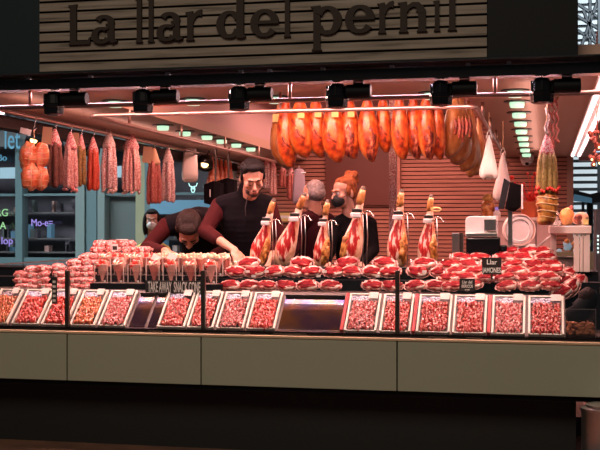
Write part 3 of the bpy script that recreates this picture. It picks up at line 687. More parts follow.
# ================= hams carved in stands =================
def ham_rings(L, prof, flat=1.0, n=20, seed=0, bend=0):
    rings=[]
    K=len(prof)
    for k,(s,rx,ry,ox,oy) in enumerate(prof):
        ring=[]
        for i in range(n):
            q=2*math.pi*i/n; d=Vector((math.cos(q),math.sin(q),s*2)); w=1+.10*noise.noise(d*1.6+Vector((seed*4,0,0)))+.05*noise.noise(Vector((d.x*3,d.y*3,s*9+seed*7)))
            ring.append((ox+rx*w*math.cos(q),oy+ry*w*math.sin(q),s*L))
        rings.append(ring)
    return rings
def stand_ham(seed,lean=22,skin='right'):
    """origin at the worktop; the ham stands upright leaning to +x, cut face to -y"""
    r=tag(empty('carved_ham'),'','cured ham'); L=.60
    prof=[(-.02,.035,.03,-.0,.0),(.0,.062,.05,0,0),(.08,.082,.068,-.004,0),(.20,.090,.074,-.006,0),(.32,.084,.068,-.004,0),(.45,.066,.052,.0,0),(.56,.048,.038,.004,0),(.66,.036,.032,.006,0),(.76,.031,.027,.006,0),(.86,.029,.026,.004,0)]
    if seed==3: prof=[(a,b*.80,c*.9,d,e) for a,b,c,d,e in prof]
    M=Matrix.Rotation(R(lean),4,'Y')
    M.translation=(-.045 if lean>5 else 0,0,.03)
    MB().loft(ham_rings(L,prof,seed=seed),0,M).build('ham_leg',MAT['fat'],r,smooth=True)
    # carved red face: shallow shell over the front
    n=18; rings=[]
    sh=-.014 if skin=='right' else 0
    for k in range(12):
        s=.06+.60*k/11; 
        a=[p for p in prof]; 
        for q in range(len(a)-1):
            if a[q][0]<=s<=a[q+1][0]: f=(s-a[q][0])/(a[q+1][0]-a[q][0]); rx=a[q][1]*(1-f)+a[q+1][1]*f; ry=a[q][2]*(1-f)+a[q+1][2]*f; ox=a[q][3]
        ww=rx*.72*math.sin(math.pi*min(1,max(.06,(k+.7)/12.4)))**.5
        ring=[]
        for i in range(n):
            q=2*math.pi*i/n; x=ww*math.cos(q)+sh*(1-k/11)*1.4+.010*math.sin(k*.9+seed); y=-ry*math.sqrt(max(0,1-(min(abs(x-ox),rx)/rx)**2))
            ring.append((ox+x,(y-.004-.004*abs(math.sin(k*1.3))) if math.sin(q)<0.01 else y*.6,s*L))
        rings.append(ring)
    MB().loft(rings,0,M).build('carved_face',MAT['ham_cut'],r,smooth=True)
    # rind left on one side
    if skin:
        sx=.030 if skin=='right' else -.030
        mb=MB(); 
        mb.ell((sx*1.5,-.022,.125),(.042,.060,.115),0,M,24,18,.38,seed); mb.ell((sx*1.4+.006,-.020,.20),(.028,.048,.075),0,M,20,14,.3,seed+2)
        mb.build('rind',MAT['rind'],r,smooth=True)
    MB().tube([M@Vector((.004,0,L*.80)),M@Vector((.004,0,L*.86)),M@Vector((.008,0,L*.94)),M@Vector((.012,-.004,L*1.00))],[.030,.032,.030,.024],10).build('hoof',MAT['ham_tan'],r,smooth=True)
    MB().tube([M@Vector((.008,0,L*.965)),M@Vector((.010,0,L*1.0)),M@Vector((.013,-.004,L*1.045))],[.026,.024,.015],9).build('hoof_tip',MAT['ham_hoof'],r,smooth=True)
    return r
def ham_stand(lean=22):
    r=tag(empty('ham_stand'),'','ham stand'); M=Matrix.Rotation(R(lean),4,'Y'); M.translation=(-.045 if lean>5 else 0,0,.03)
    c=M@Vector((.005,0,.41)); bx=c.x+.035
    MB().box(bx-.17,-.04,0,bx+.10,.10,.018).build('base',MAT['black_gloss'],r,bevel=.004)
    for dx,dy in ((0,.045),(.030,.055)): MB().tube([(bx+dx-.012,dy,.015),(bx+dx-.002,dy,c.z*.6),(bx+dx-.010,dy,c.z+.01)],.0042,8).build('upright_rod',MAT['steel'],r,smooth=True)
    MB().tube([(c.x+.040*math.cos(q),c.y+.038*math.sin(q),c.z) for q in [2*math.pi*i/18 for i in range(18)]],.006,8,closed=True).build('clamp_ring',MAT['chrome'],r,smooth=True)
    MB().box(c.x-.040,-.078,c.z+.008,c.x+.034,-.036,c.z+.034).build('clamp_block',MAT['steel_dark'],r,bevel=.004)
    MB().box(c.x-.050,-.086,c.z-.034,c.x+.030,-.060,c.z+.006).build('white_grip',MAT['white_plastic'],r,bevel=.008)
    MB().tube([(c.x+.03,0,c.z+.012),(c.x+.07,-.01,c.z+.022),(c.x+.10,-.015,c.z+.012),(c.x+.118,-.02,c.z-.02),(c.x+.135,-.02,c.z-.026)],.0042,7).build('lever',MAT['chrome'],r,smooth=True)
    MB().tube([(c.x-.05,-.02,c.z+.035),(c.x,-.035,c.z+.04),(c.x+.02,-.02,c.z+.03)],.0045,7).build('screw',MAT['steel'],r,smooth=True)
    return r
HB={}
sh=[(262,14,1,'right','leftmost carved ham, leaning right, amber rind at lower right'),(286.5,18,2,None,'second carved ham from the left, strongly leaning, pale fat below'),(324.5,6,3,'right','third carved ham from the left, slimmer with dull mottled side'),(355.5,9,4,'left','fourth carved ham from the left, with orange fat at both sides'),(397,2.5,5,'right','fifth carved ham from the left, upright with amber rind'),(427.5,2,6,'right','sixth carved ham, the rightmost, upright with yellow cord on its clamp')]
nm=['leftmost','second from the left','third from the left','fourth from the left','fifth from the left','rightmost, with a yellow cord']
for i,(px,ln,sd,sk,lb) in enumerate(sh):
    Y=7.42; x=XY(px,Y); t=Y/dxy(px)[1]; hh=1.0
    h=stand_ham(sd,ln,sk); h.location=(x,Y,1.121); h['label']=lb; h['group']='carved hams on stands'
    top=(197,191,198,185,188,193)[i]; sc=(ZY(top,px,Y)-1.121-.03)/(.61*math.cos(R(ln))+.02)
    h.scale=(sc*.98,sc*.98,sc)
    s=ham_stand(ln); s.location=(x,Y,1.120); s.scale=(sc,sc,sc); s['label']='chrome ham stand with white grip holding the carved ham, %s'%nm[i]; s['group']='ham stands on the worktop'
o=MB().tube([(.022*math.cos(q)*1.5,.0,.014*math.sin(q)) for q in [2*math.pi*i/16 for i in range(16)]],.004,6,closed=True).tube([(.018*math.cos(q)*1.5+.004,-.006,.011*math.sin(q)) for q in [2*math.pi*i/16 for i in range(16)]],.004,6,closed=True).build('cord_loop',MAT['yellow_sticker'],smooth=True); o.location=at(436,209.5,7.33); tag(o,'yellow cord looped on the clamp of the rightmost carved ham','cord')
# ================= hanging hams =================
def hang_ham(kind,seed):
    """origin at the rail, hangs down; length 1 unit = .80 m"""
    r=tag(empty('hanging_ham'),'','cured ham')
    prof=[(0,.014,.014,0,0),(-.03,.022,.02,0,0),(-.07,.020,.018,0,0),(-.14,.026,.024,0,0),(-.24,.040,.038,.0,0),(-.34,.066,.066,.0,0),(-.46,.088,.092,.003,.0),(-.58,.096,.105,.008,0),(-.68,.088,.100,.014,0),(-.76,.062,.075,.026,0),(-.81,.030,.038,.040,0),(-.82,.01,.012,.044,0)]
    prof=[(a*.82,b,c,d,e) for a,b,c,d,e in prof]
    mt={'orange':'ham_skin','dark':'ham_skin','tan':'ham_tan'}[kind]
    MB().loft(ham_rings(1.0,prof,seed=seed,n=22)).build('leg',MAT[mt],r,smooth=True)
    if kind=='dark':
        MB().ell((.028,-.058,-.52),(.052,.052,.135),0,None,18,12,.3,seed).build('cut_side',MAT['ham_dark'],r,smooth=True)
    if kind=='orange':
        mb=MB().tube([(-.02,-.085,-.40),(.01,-.104,-.46),(.045,-.098,-.50),(.075,-.06,-.53)],[.005,.009,.009,.005],6); mb.build('skin_fold',MAT['ham_dark'],r,smooth=True)
    MB().tube([(0,0,.005),(-.012,0,-.02),(0,0,-.06),(.012,0,-.02),(0,0,.005)],.003,6).build('hanging_cord',MAT['twine'],r,smooth=True)
    return r
hangs=[(275,167,'tan',1.12,1),(287,168,'orange',.95,0),(301,158,'orange',1.05,1),(317,158,'orange',1.0,1),(334,163,'orange',1.06,1),(350,159,'dark',1.0,1),(368.5,162,'dark',.92,0),(384,153,'orange',.75,0),(400.5,160,'orange',.80,0),(414.5,159,'dark',.82,0),(427,160,'dark',.80,0),(438,160,'orange',.72,0)]
HP={k:hang_ham(k,s) for k,s in (('tan',1),('orange',2),('dark',3))}; HU={}
desc=['large tan','slim orange','orange','orange with a white stamp','broad orange with skin fold','dark-cut','dark-cut drooping','short narrow orange','narrow orange','slim dark-cut','slim mottled','narrow smooth orange']
for i,(px,bot,k,ws,st) in enumerate(hangs):
    Y=9.3+(.10 if i%2 else 0); x=XY(px,Y); zt=2.69; zb=ZY(bot,px,Y); sz=(zt-zb)/.672; wsc=ws*1.03
    if k=='tan' : Y=9.60
    o=dup(HP[k],HU.get(k),(x-.01,Y,zt),'%s ham, %s of the front hanging row'%(desc[i],ordn(i,12)),rz=rnd.uniform(-14,14),group='hams hanging in the front row',sc=(wsc,wsc,sz)); HU[k]=1
    if st:
        s=MB().box(-.03,0,-.035,.03,.002,.035).build('stamp_label',MAT['yellow_sticker']); s.location=at(px+(1 if i!=2 else 0),(118,115,114,113,113)[min(i,4)],Y-.11); tag(s,'pale stamped paper label on the hanging ham %s in the front row'%ordn(i,12),'label','paper labels on hams')
Y=9.55
for i in range(10):
    Y=9.58+i*.42; bot=168+4*(1-math.exp(-i/3))*.6; px=XY; X=-.76+.055*math.sin(i*1.7)*.4
    u=(X/Y); # place by depth along the side rail
    k='tan'
    zt=2.69; sc=(.98+.12*math.sin(i*2.3),1.05,1.02+.05*math.sin(i*2))
    o=dup(HP[k],1,(X,Y,zt),'tan ham on the rail running back at the right, %s'%['nearest','second','third','fourth','fifth','sixth','seventh','eighth','ninth','farthest'][i],rz=rnd.uniform(-8,8)+180,group='hams hanging along the side rail',sc=sc)
# small dry sausages by the hams at the right top
mb=None
for i in range(5):
    r=thing('dry_sausage','small dark red dry sausage by the tan hams, %s of five'%['first','second','third','fourth','last'][i],'sausage',(XY(455+3.6*i,8.9),8.9,2.30),group='small dry sausages by the tan hams')
    L=.14+.03*(i%3); MB().tube([(0,0,-.02),(.006,0,-.05),(.012,0,-L/2),(.006,0,-L),(0,0,-L-.012)],[.005,.012,.014,.012,.004],8).build('casing',MAT['saus_rust' if i%2 else 'ham_dark'],r,smooth=True); MB().tube([(0,0,0),(0,0,-.03)],.002,5).build('string',MAT['twine'],r)
# ================= hanging sausages on the left rail =================
LR=-4.1; RZ=2.298
def hook(parent):
    return MB().tube([(0,0,.012),(.014,0,.016),(.018,0,.0),(.006,0,-.04),(-.004,0,-.075),(.008,0,-.095),(.018,0,-.08)],.0032,6).build('steel_hook',MAT['chrome'],parent,smooth=True)
def bundle(px,label,mt,n,wpx,top,bot,net='netting',netb=None,tagc=None,seed=0,thick=None,X=LR,zr=RZ,Y=None,name='sausage_bundle',fringe=False,group='sausage bundles on the left rail'):
    rr=random.Random(seed+px); Y=Y or YX(px,X); t=Y/dxy(px)[1]; mpp=t/1100
    r=thing(name,label,'sausages',(X,Y,zr),rz=12.5,group=group); 
    W=wpx*mpp/2; zt=ZY(top,px,Y)-zr; zb=ZY(bot,px,Y)-zr
    if zr==RZ: hook(r)
    nh=(zt-zb)*.24
    mb=MB().loft([[(W*s*math.cos(a),W*.7*s*math.sin(a)*1.0,z) for a in [2*math.pi*i/14 for i in range(14)]] for s,z in ((.12,zt+.01),(.28,zt-.01),(.50,zt-nh*.5),(.80,zt-nh),(.66,zt-nh-.03))])
    mb.build('net_top',MAT[net],r,smooth=True)
    if zt<-.11 or zr!=RZ: MB().tube([(0,0,-.09 if zr==RZ else 0),(0,0,zt+.01)],.003,6).build('string',MAT['twine'],r)
    ra=.88*thick*mpp/2 if thick else W*1.5/math.sqrt(n)*.55
    for k in range(n):
        a=2*math.pi*k/n+.3; ex=(W-ra)*.95*math.cos(a); ey=(W-ra)*.75*math.sin(a)
        if n>5 and k%3==2: ex*=.35; ey*=.35
        z0=zt-nh*.95; z1=zb+rr.uniform(0,.025)+ra; P_=[];Rr=[]
        for q in range(9):
            f=q/8; P_.append((ex*(.6+.4*min(1,f*2.2))+rr.uniform(-.003,.003),ey*(.6+.4*min(1,f*2.2))+rr.uniform(-.003,.003),z0+(z1-z0)*f)); Rr.append(ra*(1+rr.uniform(-.07,.07)))
        P_=[(P_[0][0],P_[0][1],z0+.012)]+P_+[(P_[-1][0],P_[-1][1],z1-ra*.6),(P_[-1][0],P_[-1][1],z1-ra)]; Rr=[ra*.4]+Rr+[ra*.75,ra*.25]
        MB().tube(P_,Rr,9).build('sausage',MAT[mt if not isinstance(mt,(list,tuple)) else mt[k%len(mt)]],r,smooth=True)
    if netb or fringe:
        mb=MB()
        for k in range(12):
            a=rr.uniform(0,6.28); x=W*.8*math.cos(a); y=W*.6*math.sin(a); s=rr.uniform(.010,.02)
            mb.ell((x,y,zb+rr.uniform(-.015,.015)),(s,s*.8,s),0,None,6,5,.5,k)
        mb.build('net_knots',MAT[netb or net],r,smooth=True)['kind']='stuff'
    if tagc:
        MB().box(-W*1.15,-W*.8-.004,zt-nh*1.1,-W*.05,-W*.8,zt+.015,0,TRS(rot=(0,6,0))).build('paper_tag',MAT[tagc],r)
    return r
def netted():
    px=34; Y=YX(px,LR); t=Y/dxy(px)[1]; m=t/1100
    r=thing('netted_meat','big cluster of tied orange meat rolls hanging at the far left with white card','hanging meat',(LR,Y,RZ),rz=12.5); hook(r)
    def zz(py): return ZY(py,px,Y)-RZ
    MB().tube([(0,0,-.09),(0,0,zz(145))],.004,6).build('string',MAT['twine'],r)
    for k,(dx,py,rx,rz_,dy) in enumerate(((-5,156,9,13.5,-.02),(6.5,155,8,12.5,.03),(-2.5,177,9.5,13,-.03),(6,178,8,12.5,.03),(-10,161,5,10,.04))):
        c=(dx*m,dy,zz(py)); MB().ell(c,(rx*m,rx*m*.9,rz_*m),0,None,20,14,.25,k).build('meat_roll',MAT['orange_meat'],r,smooth=True)
        mb=MB()
        for s in (-.65,-.25,.2,.6):
            e=math.sqrt(1-s*s)*1.03; mb.tube([(c[0]+rx*m*e*math.cos(q),c[1]+rx*m*.9*e*math.sin(q),c[2]+s*rz_*m+.006*math.sin(q*2+k)) for q in [2*math.pi*i/20 for i in range(20)]],.0028,5,closed=True)
        mb.tube([(c[0]+rx*m*1.05*math.cos(q)*.3,c[1]-abs(rx*m*.95*math.cos(q))*1.0-.002,c[2]+rz_*m*1.02*math.sin(q)) for q in [math.pi*i/12-math.pi/2 for i in range(13)]],.0028,5)
        mb.build('twine_wrap',MAT['twine'],r,smooth=True)
    MB().box(-12*m,-.075,-.022,-1*m,-.071,.026,0,TRS((0,0,zz(134)),(0,14,0))).build('card_tag',MAT['label_w'],r)
netted()
bundle(55,'bundle of brown dry sausages with kraft tag, beside the orange netted meat','saus_brown',4,17,130,188,tagc='kraft',seed=1,thick=6.5)
bundle(70.5,'bundle of pink speckled sausages hanging right of the brown ones','saus_pink',6,16,133,190,fringe=True,seed=2,thick=5)
bundle(81,'thin bundle of olive brown sausages with tan tag','saus_olive',3,11,135,187,tagc='kraft',seed=3,thick=5)
bundle(93,'bundle of bright red sausages right of the olive brown ones','saus_red',5,14,138,191,seed=4,thick=5.5)
bundle(109,'long bundle in white mesh, left of the two pale pink bundles','saus_mesh',4,17,131,191,net='net_white',fringe=True,netb='net_white',seed=5,thick=6)
bundle(131,'wide bundle of thin pink sausages with orange paper top','saus_pink',11,21,133,192,net='netting',fringe=True,netb='net_white',tagc=None,seed=6,thick=4)
bundle(154,'short bundle of rust red sausages with kraft tag','saus_rust',6,16,149,205,tagc='kraft',net='kraft',seed=7,thick=5)
bundle(168,'bundle of mixed grey and red sausages with orange tag','saus_mesh',4,15,149,203,net='net_white',seed=8,thick=5)
px=170.5; Y=YX(px,LR); t=Y/dxy(px)[1]; 
# paper bag
def bag(px,X,Y,top,bot,wpx,label,m_,zr,name='paper_bag',full=.35,hk=True,tri=False):
    t=Y/dxy(px)[1]; mpp=t/1100; r=thing(name,label,'bag',(X,Y,zr),rz=12.5)
    zt=ZY(top,px,Y)-zr; zb=ZY(bot,px,Y)-zr; W=wpx*mpp/2
    if hk: hook(r)
    rings=[]
    for f,w,d in (((0,.10,.08),(.06,.16,.1),(.2,.34,.2),(.5,.62,.4),(.8,.95,.6),(.93,1.0,.55),(1,.7,.3)) if tri else ((0,.55,.1),(.04,.75,.14),(.2,.85,.3),(.5,.95,.5),(.8,1.0,.6),(.95,.95,.55),(1,.7,.3))):
        rings.append([(W*w*math.copysign(abs(math.cos(a))**(.7 if tri else .25),math.cos(a))*(1+.06*math.sin(5*a+f*6)),W*full*2*d*math.sin(a)*(1+.1*math.cos(4*a+f*5)),zt+(zb-zt)*f+.015*math.sin(a*3)) for a in [2*math.pi*i/22 for i in range(22)]])
    MB().loft(rings).build('sack',MAT[m_],r,smooth=True)
    MB().tube([(-W*.3,0,zt-.01),(-W*.15,0,zt+.03),(0,0,zt+.05),(W*.15,0,zt+.03),(W*.3,0,zt-.01)],.004,6).build('handle',MAT[m_],r,smooth=True)
    if zt<-.12 or not hk: MB().tube([(0,0,-.09 if hk else 0),(0,0,zt+.05)],.003,6).build('string',MAT['twine'],r)
    return r
Y=YX(190,LR); bag(190,LR,Y,147,181,16,'plain pale brown paper sack hanging right of the sausages','paper_bag',RZ)
# ham shanks in a row above the scales
used=False
def small_ham():
    r=tag(empty('hanging_ham'),'','cured ham')
    MB().loft(ham_rings(1,[(0,.02,.02,0,0),(-.06,.035,.03,0,0),(-.12,.03,.028,0,0),(-.22,.05,.05,0,0),(-.4,.085,.08,-.01,0),(-.52,.10,.095,-.03,0),(-.60,.05,.05,-.05,0)],n=14,seed=9)).build('leg',MAT['orange_meat'],r,smooth=True)
    MB().tube([(.036*math.cos(q),.036*math.sin(q),-.13+.01*math.sin(q*3)) for q in [2*math.pi*i/12 for i in range(12)]],.008,6,closed=True).build('red_cord',MAT['redcord'],r,smooth=True)
    return r
shm=small_ham()
for i,px in enumerate((212,216.5,221,225.5,230)):
    Y=YX(px,-4.0); dup(shm,used,(-4.0,Y,RZ-.02),'small ham with red cord hanging behind the standing man, %s of five'%ORD[i],group='small hams with red cords',rz=i*9,sc=(.72,.72,.8)); used=True
rail('short_rail','short dark rail carrying the small hams with red cords',[(-4.0,12.0,RZ-.01),(-4.0,14.9,RZ-.01)],.01,'steel_dark')
# black speaker boxes
for px,w,top,bot,Y,lb in ((213,15,181,206,12.0,'black slanted loudspeaker box behind the men, left one with white mark'),(226,17,178,203,12.4,'black loudspeaker box behind the men, right one partly hidden')):
    x=XY(px,Y); t=Y/dxy(px)[1]; m=t/1100; zt,zb=ZY(top,px,Y),ZY(bot,px,Y); r=thing('loudspeaker',lb,'loudspeaker',(x,Y,zb)); W=w*m/2; H=zt-zb
    MB().loft([[(-W,-.08,.03),(W*.5,-.12,0),(W,0,.02),(W,.14,.02),(-W,.14,.03)],[(-W,-.08,H-.04),(W*.5,-.12,H),(W,0,H-.02),(W,.14,H-.02),(-W,.14,H-.04)]]).build('cabinet',MAT['vest'],r,bevel=.008)
    MB().tube([(0,.1,H-.02),(0,.12,2.35-zb)],.012,8).build('ceiling_stem',MAT['steel_dark'],r)
    if px==213: MB().box(-.004,-.122,H*.35,.008,-.115,H*.65).build('white_mark',MAT['label_w'],r)
# back wall rail of red sausages
rail('back_rail','short rail on the back wall with dark red sausages',[(XY(262,14.2),14.2,2.1),(XY(300,14.2),14.2,2.1)],.01,'steel')
for i,(px,mt,top,bot) in enumerate(((267,'saus_mesh',158,190),(273,'saus_pink',160,195),(283,'saus_rust',166,188),(291,'saus_rust',167,200))):
    bundle(px,'far bundle of dried sausages by the back wall, %s of four'%ordn(i,4),mt,5,9,top,bot,seed=20+i,X=XY(px,14.2),Y=14.2,zr=2.09,name='far_sausage_bundle',group='sausage bundles by the back wall',net='netting')
r=bag(299,XY(299,13.6),13.6,170,203,13,'grey violet cloth bag on the back wall left of the grey haired man','bag_grey',2.09,hk=False,name='cloth_bag')
rail('bag_hook_rail','small rail end holding the cloth bag at the back',[(XY(292,13.6),13.6,2.1),(XY(306,13.6),13.6,2.1)],.008,'steel')
# wall posters (small framed yellow)
r=thing('wall_sign','small amber wall sign behind the carved hams','sign',at(287,217,14.9)); MB().box(-.16,-.02,-.06,.16,.02,.06).build('face',MAT['yellow_sticker'],r); MB().box(-.12,-.025,-.02,.12,-.02,.02).build('script',MAT['card'],r)
# right side hanging things
bag(489,XY(489,7.9),7.9,137,178,19,'white plastic bag hanging below the right rail','bag_white',2.22,hk=False,name='plastic_bag',full=.4,tri=True)
bag(505,XY(503,8.6),8.6,154,200,20,'pale pink cloth sack hanging behind the black monitor','paper_bag',2.22,hk=False,name='cloth_bag',tri=True)
# big olive sausage bundle with hams below
px=547; Y=7.0; t=Y/dxy(px)[1]; m=t/1100; x=XY(px,Y); z=lambda py: ZY(py,px,Y)-2.21
r=thing('sausage_bundle','large bundle of long olive sausages with red net top at the right','sausages',(x,Y,2.21),rz=12.5)
MB().tube([(0,0,0),(0,0,z(140))],.004,6).build('string',MAT['twine'],r)
MB().tube([(-.01,0,z(108)),(.012,.01,z(118)),(-.008,0,z(128)),(.01,0,z(140))],[.004,.012,.012,.012],6).build('white_knot',MAT['net_white'],r,smooth=True)
MB().loft([[(m*w*math.cos(a),m*w*.8*math.sin(a),z(py)) for a in [2*math.pi*i/16 for i in range(16)]] for w,py in ((1.5,134),(3.5,139),(6,147),(8,153),(7,156))]).build('net_top',MAT['netting'],r,smooth=True)
for k in range(9):
    a=2*math.pi*k/9; rad=7.8*m; ex,ey=math.cos(a)*rad,math.sin(a)*rad*.8
    zz=[153,160,170,180,188,191+(k%3),193+(k%3)]; MB().tube([(ex*(.8+.28*min(1,q/3)),ey*(.8+.28*min(1,q/3)),z(v)) for q,v in enumerate(zz)],[w*m for w in (1.5,2.6,2.8,2.8,2.7,2.0,.8)],9).build('sausage',MAT['saus_olive'],r,smooth=True)
mb=MB()
for k in range(26):
    a=k*2.4; mb.ell((10.5*m*math.cos(a),9*m*math.sin(a),z(190+3*math.sin(k*1.9))),(.010,.009,.012),0,None,6,5,.5,k)
mb.build('red_ties',MAT['redcord'],r,smooth=True)
r=thing('wrapped_ham','amber wrapped ham hanging under the large olive sausage bundle','cured ham',(x,Y,2.21+z(193)),rz=12.5)
w2=lambda py: ZY(py,px,Y)-2.21-z(193)
MB().loft([[(m*(w+.0)*math.cos(a)+ox*m,m*w*.8*math.sin(a),w2(py)) for a in [2*math.pi*i/18 for i in range(18)]] for w,py,ox in ((6,193,0),(10.5,197,0),(11,203,0),(10,210,0),(9,216,0),(9.3,221,-1),(6,225,-2))]).build('ham_body',MAT['rind'],r,smooth=True)
mb=MB()
for py,w in ((198,10.8),(204,11.1),(211,10.1),(217,9.3)): mb.tube([(m*w*math.cos(a),m*w*.82*math.sin(a),w2(py)+.006*math.sin(2*a)) for a in [2*math.pi*i/18 for i in range(18)]],.003,5,closed=True)
mb.build('string_wrap',MAT['twine'],r)
# chili/sausage strings behind
for i,px in enumerate((549,553,557)):
    Y2=8.2; r=thing('dry_sausage','thin dark red sausage string behind the olive bundle, %s of three'%['left','middle','right'][i],'sausage',(XY(px,Y2),Y2,2.35)); 
    pts=[(.012*math.sin(q*2.2+i),.01*math.cos(q),-.03*q) for q in range(16-i*2)]; MB().tube(pts,[.004+.008*(q%3!=0) for q in range(len(pts))],7).build('links',MAT['saus_rust'],r,smooth=True)
# ================= right hand equipment =================
def pxbox(mb,px0,px1,py0,py1,Y,d,mi=0):
    pm=(px0+px1)/2; mb.box(XY(px0,Y),Y,ZY(py1,pm,Y),XY(px1,Y),Y+d,ZY(py0,pm,Y),mi); return mb
Y=7.36
r=thing('scale','black counter scale with white rounded cover at the right of the hams','scale',(XY(485,Y),Y,1.121))
pxbox(MB(),466,500,237,256,Y,.16).build('body',MAT['black_gloss'],r,world=True,bevel=.012)
MB().box(XY(478,Y),Y+.02,1.121,XY(492,Y),Y+.14,ZY(255,485,Y)).build('foot',MAT['steel_dark'],r,world=True)
pm=485; x0,x1=XY(465,Y),XY(497,Y); z0,z1=ZY(236,pm,Y),ZY(216,pm,Y); c=.035
poly=[(x0,z0),(x1,z0),(x1,z1)]+[(x0+c-c*math.sin(q),z1-c+c*math.cos(q)) for q in [math.pi/2*i/6 for i in range(7)]]
MB().prism(poly,Y+.03,Y+.20).build('white_cover',MAT['white_plastic'],r,world=True,bevel=.005)
pxbox(MB(),484,496,219,231,Y+.0,.03).build('display_housing',MAT['steel'],r,world=True,bevel=.003)
pxbox(MB(),466,497,233,237,Y-.01,.16).build('platter',MAT['steel'],r,world=True,bevel=.002)
pxbox(MB(),500,507,245,257,Y+.02,.10).build('side_knob',MAT['black_gloss'],r,world=True,bevel=.01)
Y=7.62
r=thing('steel_upright','narrow grey steel upright left of the black scale','panel',(XY(457,Y),Y,1.121)); pxbox(MB(),452,459,233,257,Y,.05).build('front_sheet',MAT['steel'],r,world=True,bevel=.002); MB().box(XY(459.5,Y),Y-.0,1.121,XY(463,Y),Y+.05,ZY(233,460,Y)).build('edge_rail',MAT['steel_dark'],r,world=True)
# monitor on pole
Y=7.50; t=Y/dxy(510)[1]; m=t/1100
r=thing('monitor','black touch screen monitor seen from behind on a steel pole','monitor',(XY(511,Y),Y,1.121))
pxbox(MB(),508,512.5,206,258,Y+.03,.03).build('pole',MAT['steel'],r,world=True)
def q4(l): return [Vector((XY(a,Y+d),Y+d,ZY(b,a,Y+d))) for a,b,d in l]
MB().loft([q4([(498,209,0),(504,178,0),(510,182,-.03),(504,209,-.03)]),q4([(498,209,.05),(504,178,.05),(510,182,.03),(504,209,.03)])]).build('hood',MAT['black'],r,world=True,bevel=.003)
MB().loft([q4([(505,209,-.03),(510,182,-.03),(521,185,0),(521,207,0),(514,212,0)]),q4([(505,209,.02),(510,182,.02),(521,185,.05),(521,207,.05),(514,212,.05)])]).build('screen_back',MAT['black_cloth'],r,world=True,bevel=.003)
pxbox(MB(),521.2,523,184,209,Y,.05).build('light_edge',MAT['label_w'],r,world=True)
# slicer
Y=7.85; cx,cz=XY(519,Y),ZY(230,521,Y); t=Y/dxy(521)[1]; m=t/1100
Tm=Matrix.Translation((cx,Y+.05,cz))@Matrix.Rotation(R(18),4,'Z')@Matrix.Rotation(R(90),4,'X')
r=thing('slicing_machine','white meat slicer with round blade guard behind the meat pile at right','slicer',(cx,Y,.13))
MB().lathe([(.001,-.01),(14*m,-.01),(15*m,0),(14*m,.012),(11*m,.015),(10.5*m,.006),(.001,.008)],36,0,Tm).build('blade',MAT['white_plastic'],r,world=True,auto=40)
MB().lathe([(15*m,-.03),(16.3*m,-.03),(16.3*m,.02),(15*m,.02)],36,0,Tm,cap=False).build('blade_guard',MAT['frame_white'],r,world=True)
pxbox(MB(),518,536,244,262,Y+.05,.20).build('motor_housing',MAT['white_plastic'],r,world=True,bevel=.02)
pxbox(MB(),514,540,262,330,Y+.1,.25).build('stand_cabinet',MAT['frame_white'],r,world=True)
MB().tube([at(537,247,Y),at(548,238,Y-.05),at(557,231,Y-.1)],.006,8).build('arm',MAT['white_plastic'],r,world=True,smooth=True)
MB().box(cx-.3,Y+.10,.13,cx+.3,Y+.35,.3).build('base',MAT['frame_white'],r,world=True)
# low cabinet at back with pot and vase
Y=10.2; r=thing('back_cabinet','pale grey cabinet along the back right under the pot and vase','cabinet',(XY(510,Y),Y,.13))
x0,x1=XY(470,Y),XY(556,Y); zt=ZY(217.5,510,Y); MB().box(x0,Y,.13,x1,Y+.5,zt-.03).build('body',MAT['counter_pink'],r,world=True,bevel=.004); MB().box(x0-.02,Y-.02,zt-.03,x1+.02,Y+.52,zt).build('top',MAT['frame_white'],r,world=True,bevel=.003)
for px in (492,514,536): MB().box(XY(px,Y)-.004,Y-.006,.2,XY(px,Y)+.004,Y,zt-.05).build('door_gap',MAT['steel_dark'],r,world=True)
Y=10.4; m=10/1100
r=thing('glass_jar','yellowish jar with dried contents on the back cabinet','jar',(XY(488,Y),Y,zt)); MB().lathe([(.04,0),(.06,.005),(.065,.08),(.06,.13),(.045,.16)],18).build('body',MAT['rind'],r,smooth=True); MB().lathe([(.045,.16),(.05,.165),(.045,.20),(.02,.22)],14).build('lid',MAT['straw'],r,smooth=True)
r=thing('terracotta_pot','orange red pot with red flowers on the back cabinet','pot',(XY(531,Y),Y,zt)); MB().lathe([(.08,0),(.085,.005),(.10,.12),(.105,.125),(.105,.145),(.095,.147)],20).build('pot',MAT['terracotta'],r,auto=40)
mb=MB(); rr=random.Random(5)
for k in range(26):
    a=rr.uniform(0,6.28); l=rr.uniform(.12,.34); e=(l*.85*math.cos(a),l*.4*math.sin(a),.15+rr.uniform(.06,.26)); mb.tube([(0,0,.13),(e[0]*.5,e[1]*.5,.13+(e[2]-.13)*.75),e],[.004,.003,.002],5); mb.ell(e,rr.uniform(.012,.022),0,None,6,5,.4,k)
mb.build('red_twigs',MAT['redcord'],r)
r=thing('blue_cap_bottle','small bottle with blue cap beside the monitor','bottle',(XY(497,10.3),10.3,zt)); MB().lathe([(.03,0),(.032,.005),(.032,.05),(.015,.07)],12).build('body',MAT['label_w'],r,smooth=True); MB().lathe([(.018,.07),(.018,.095),(.01,.097)],12).build('cap',MAT['neon_purple'],r)
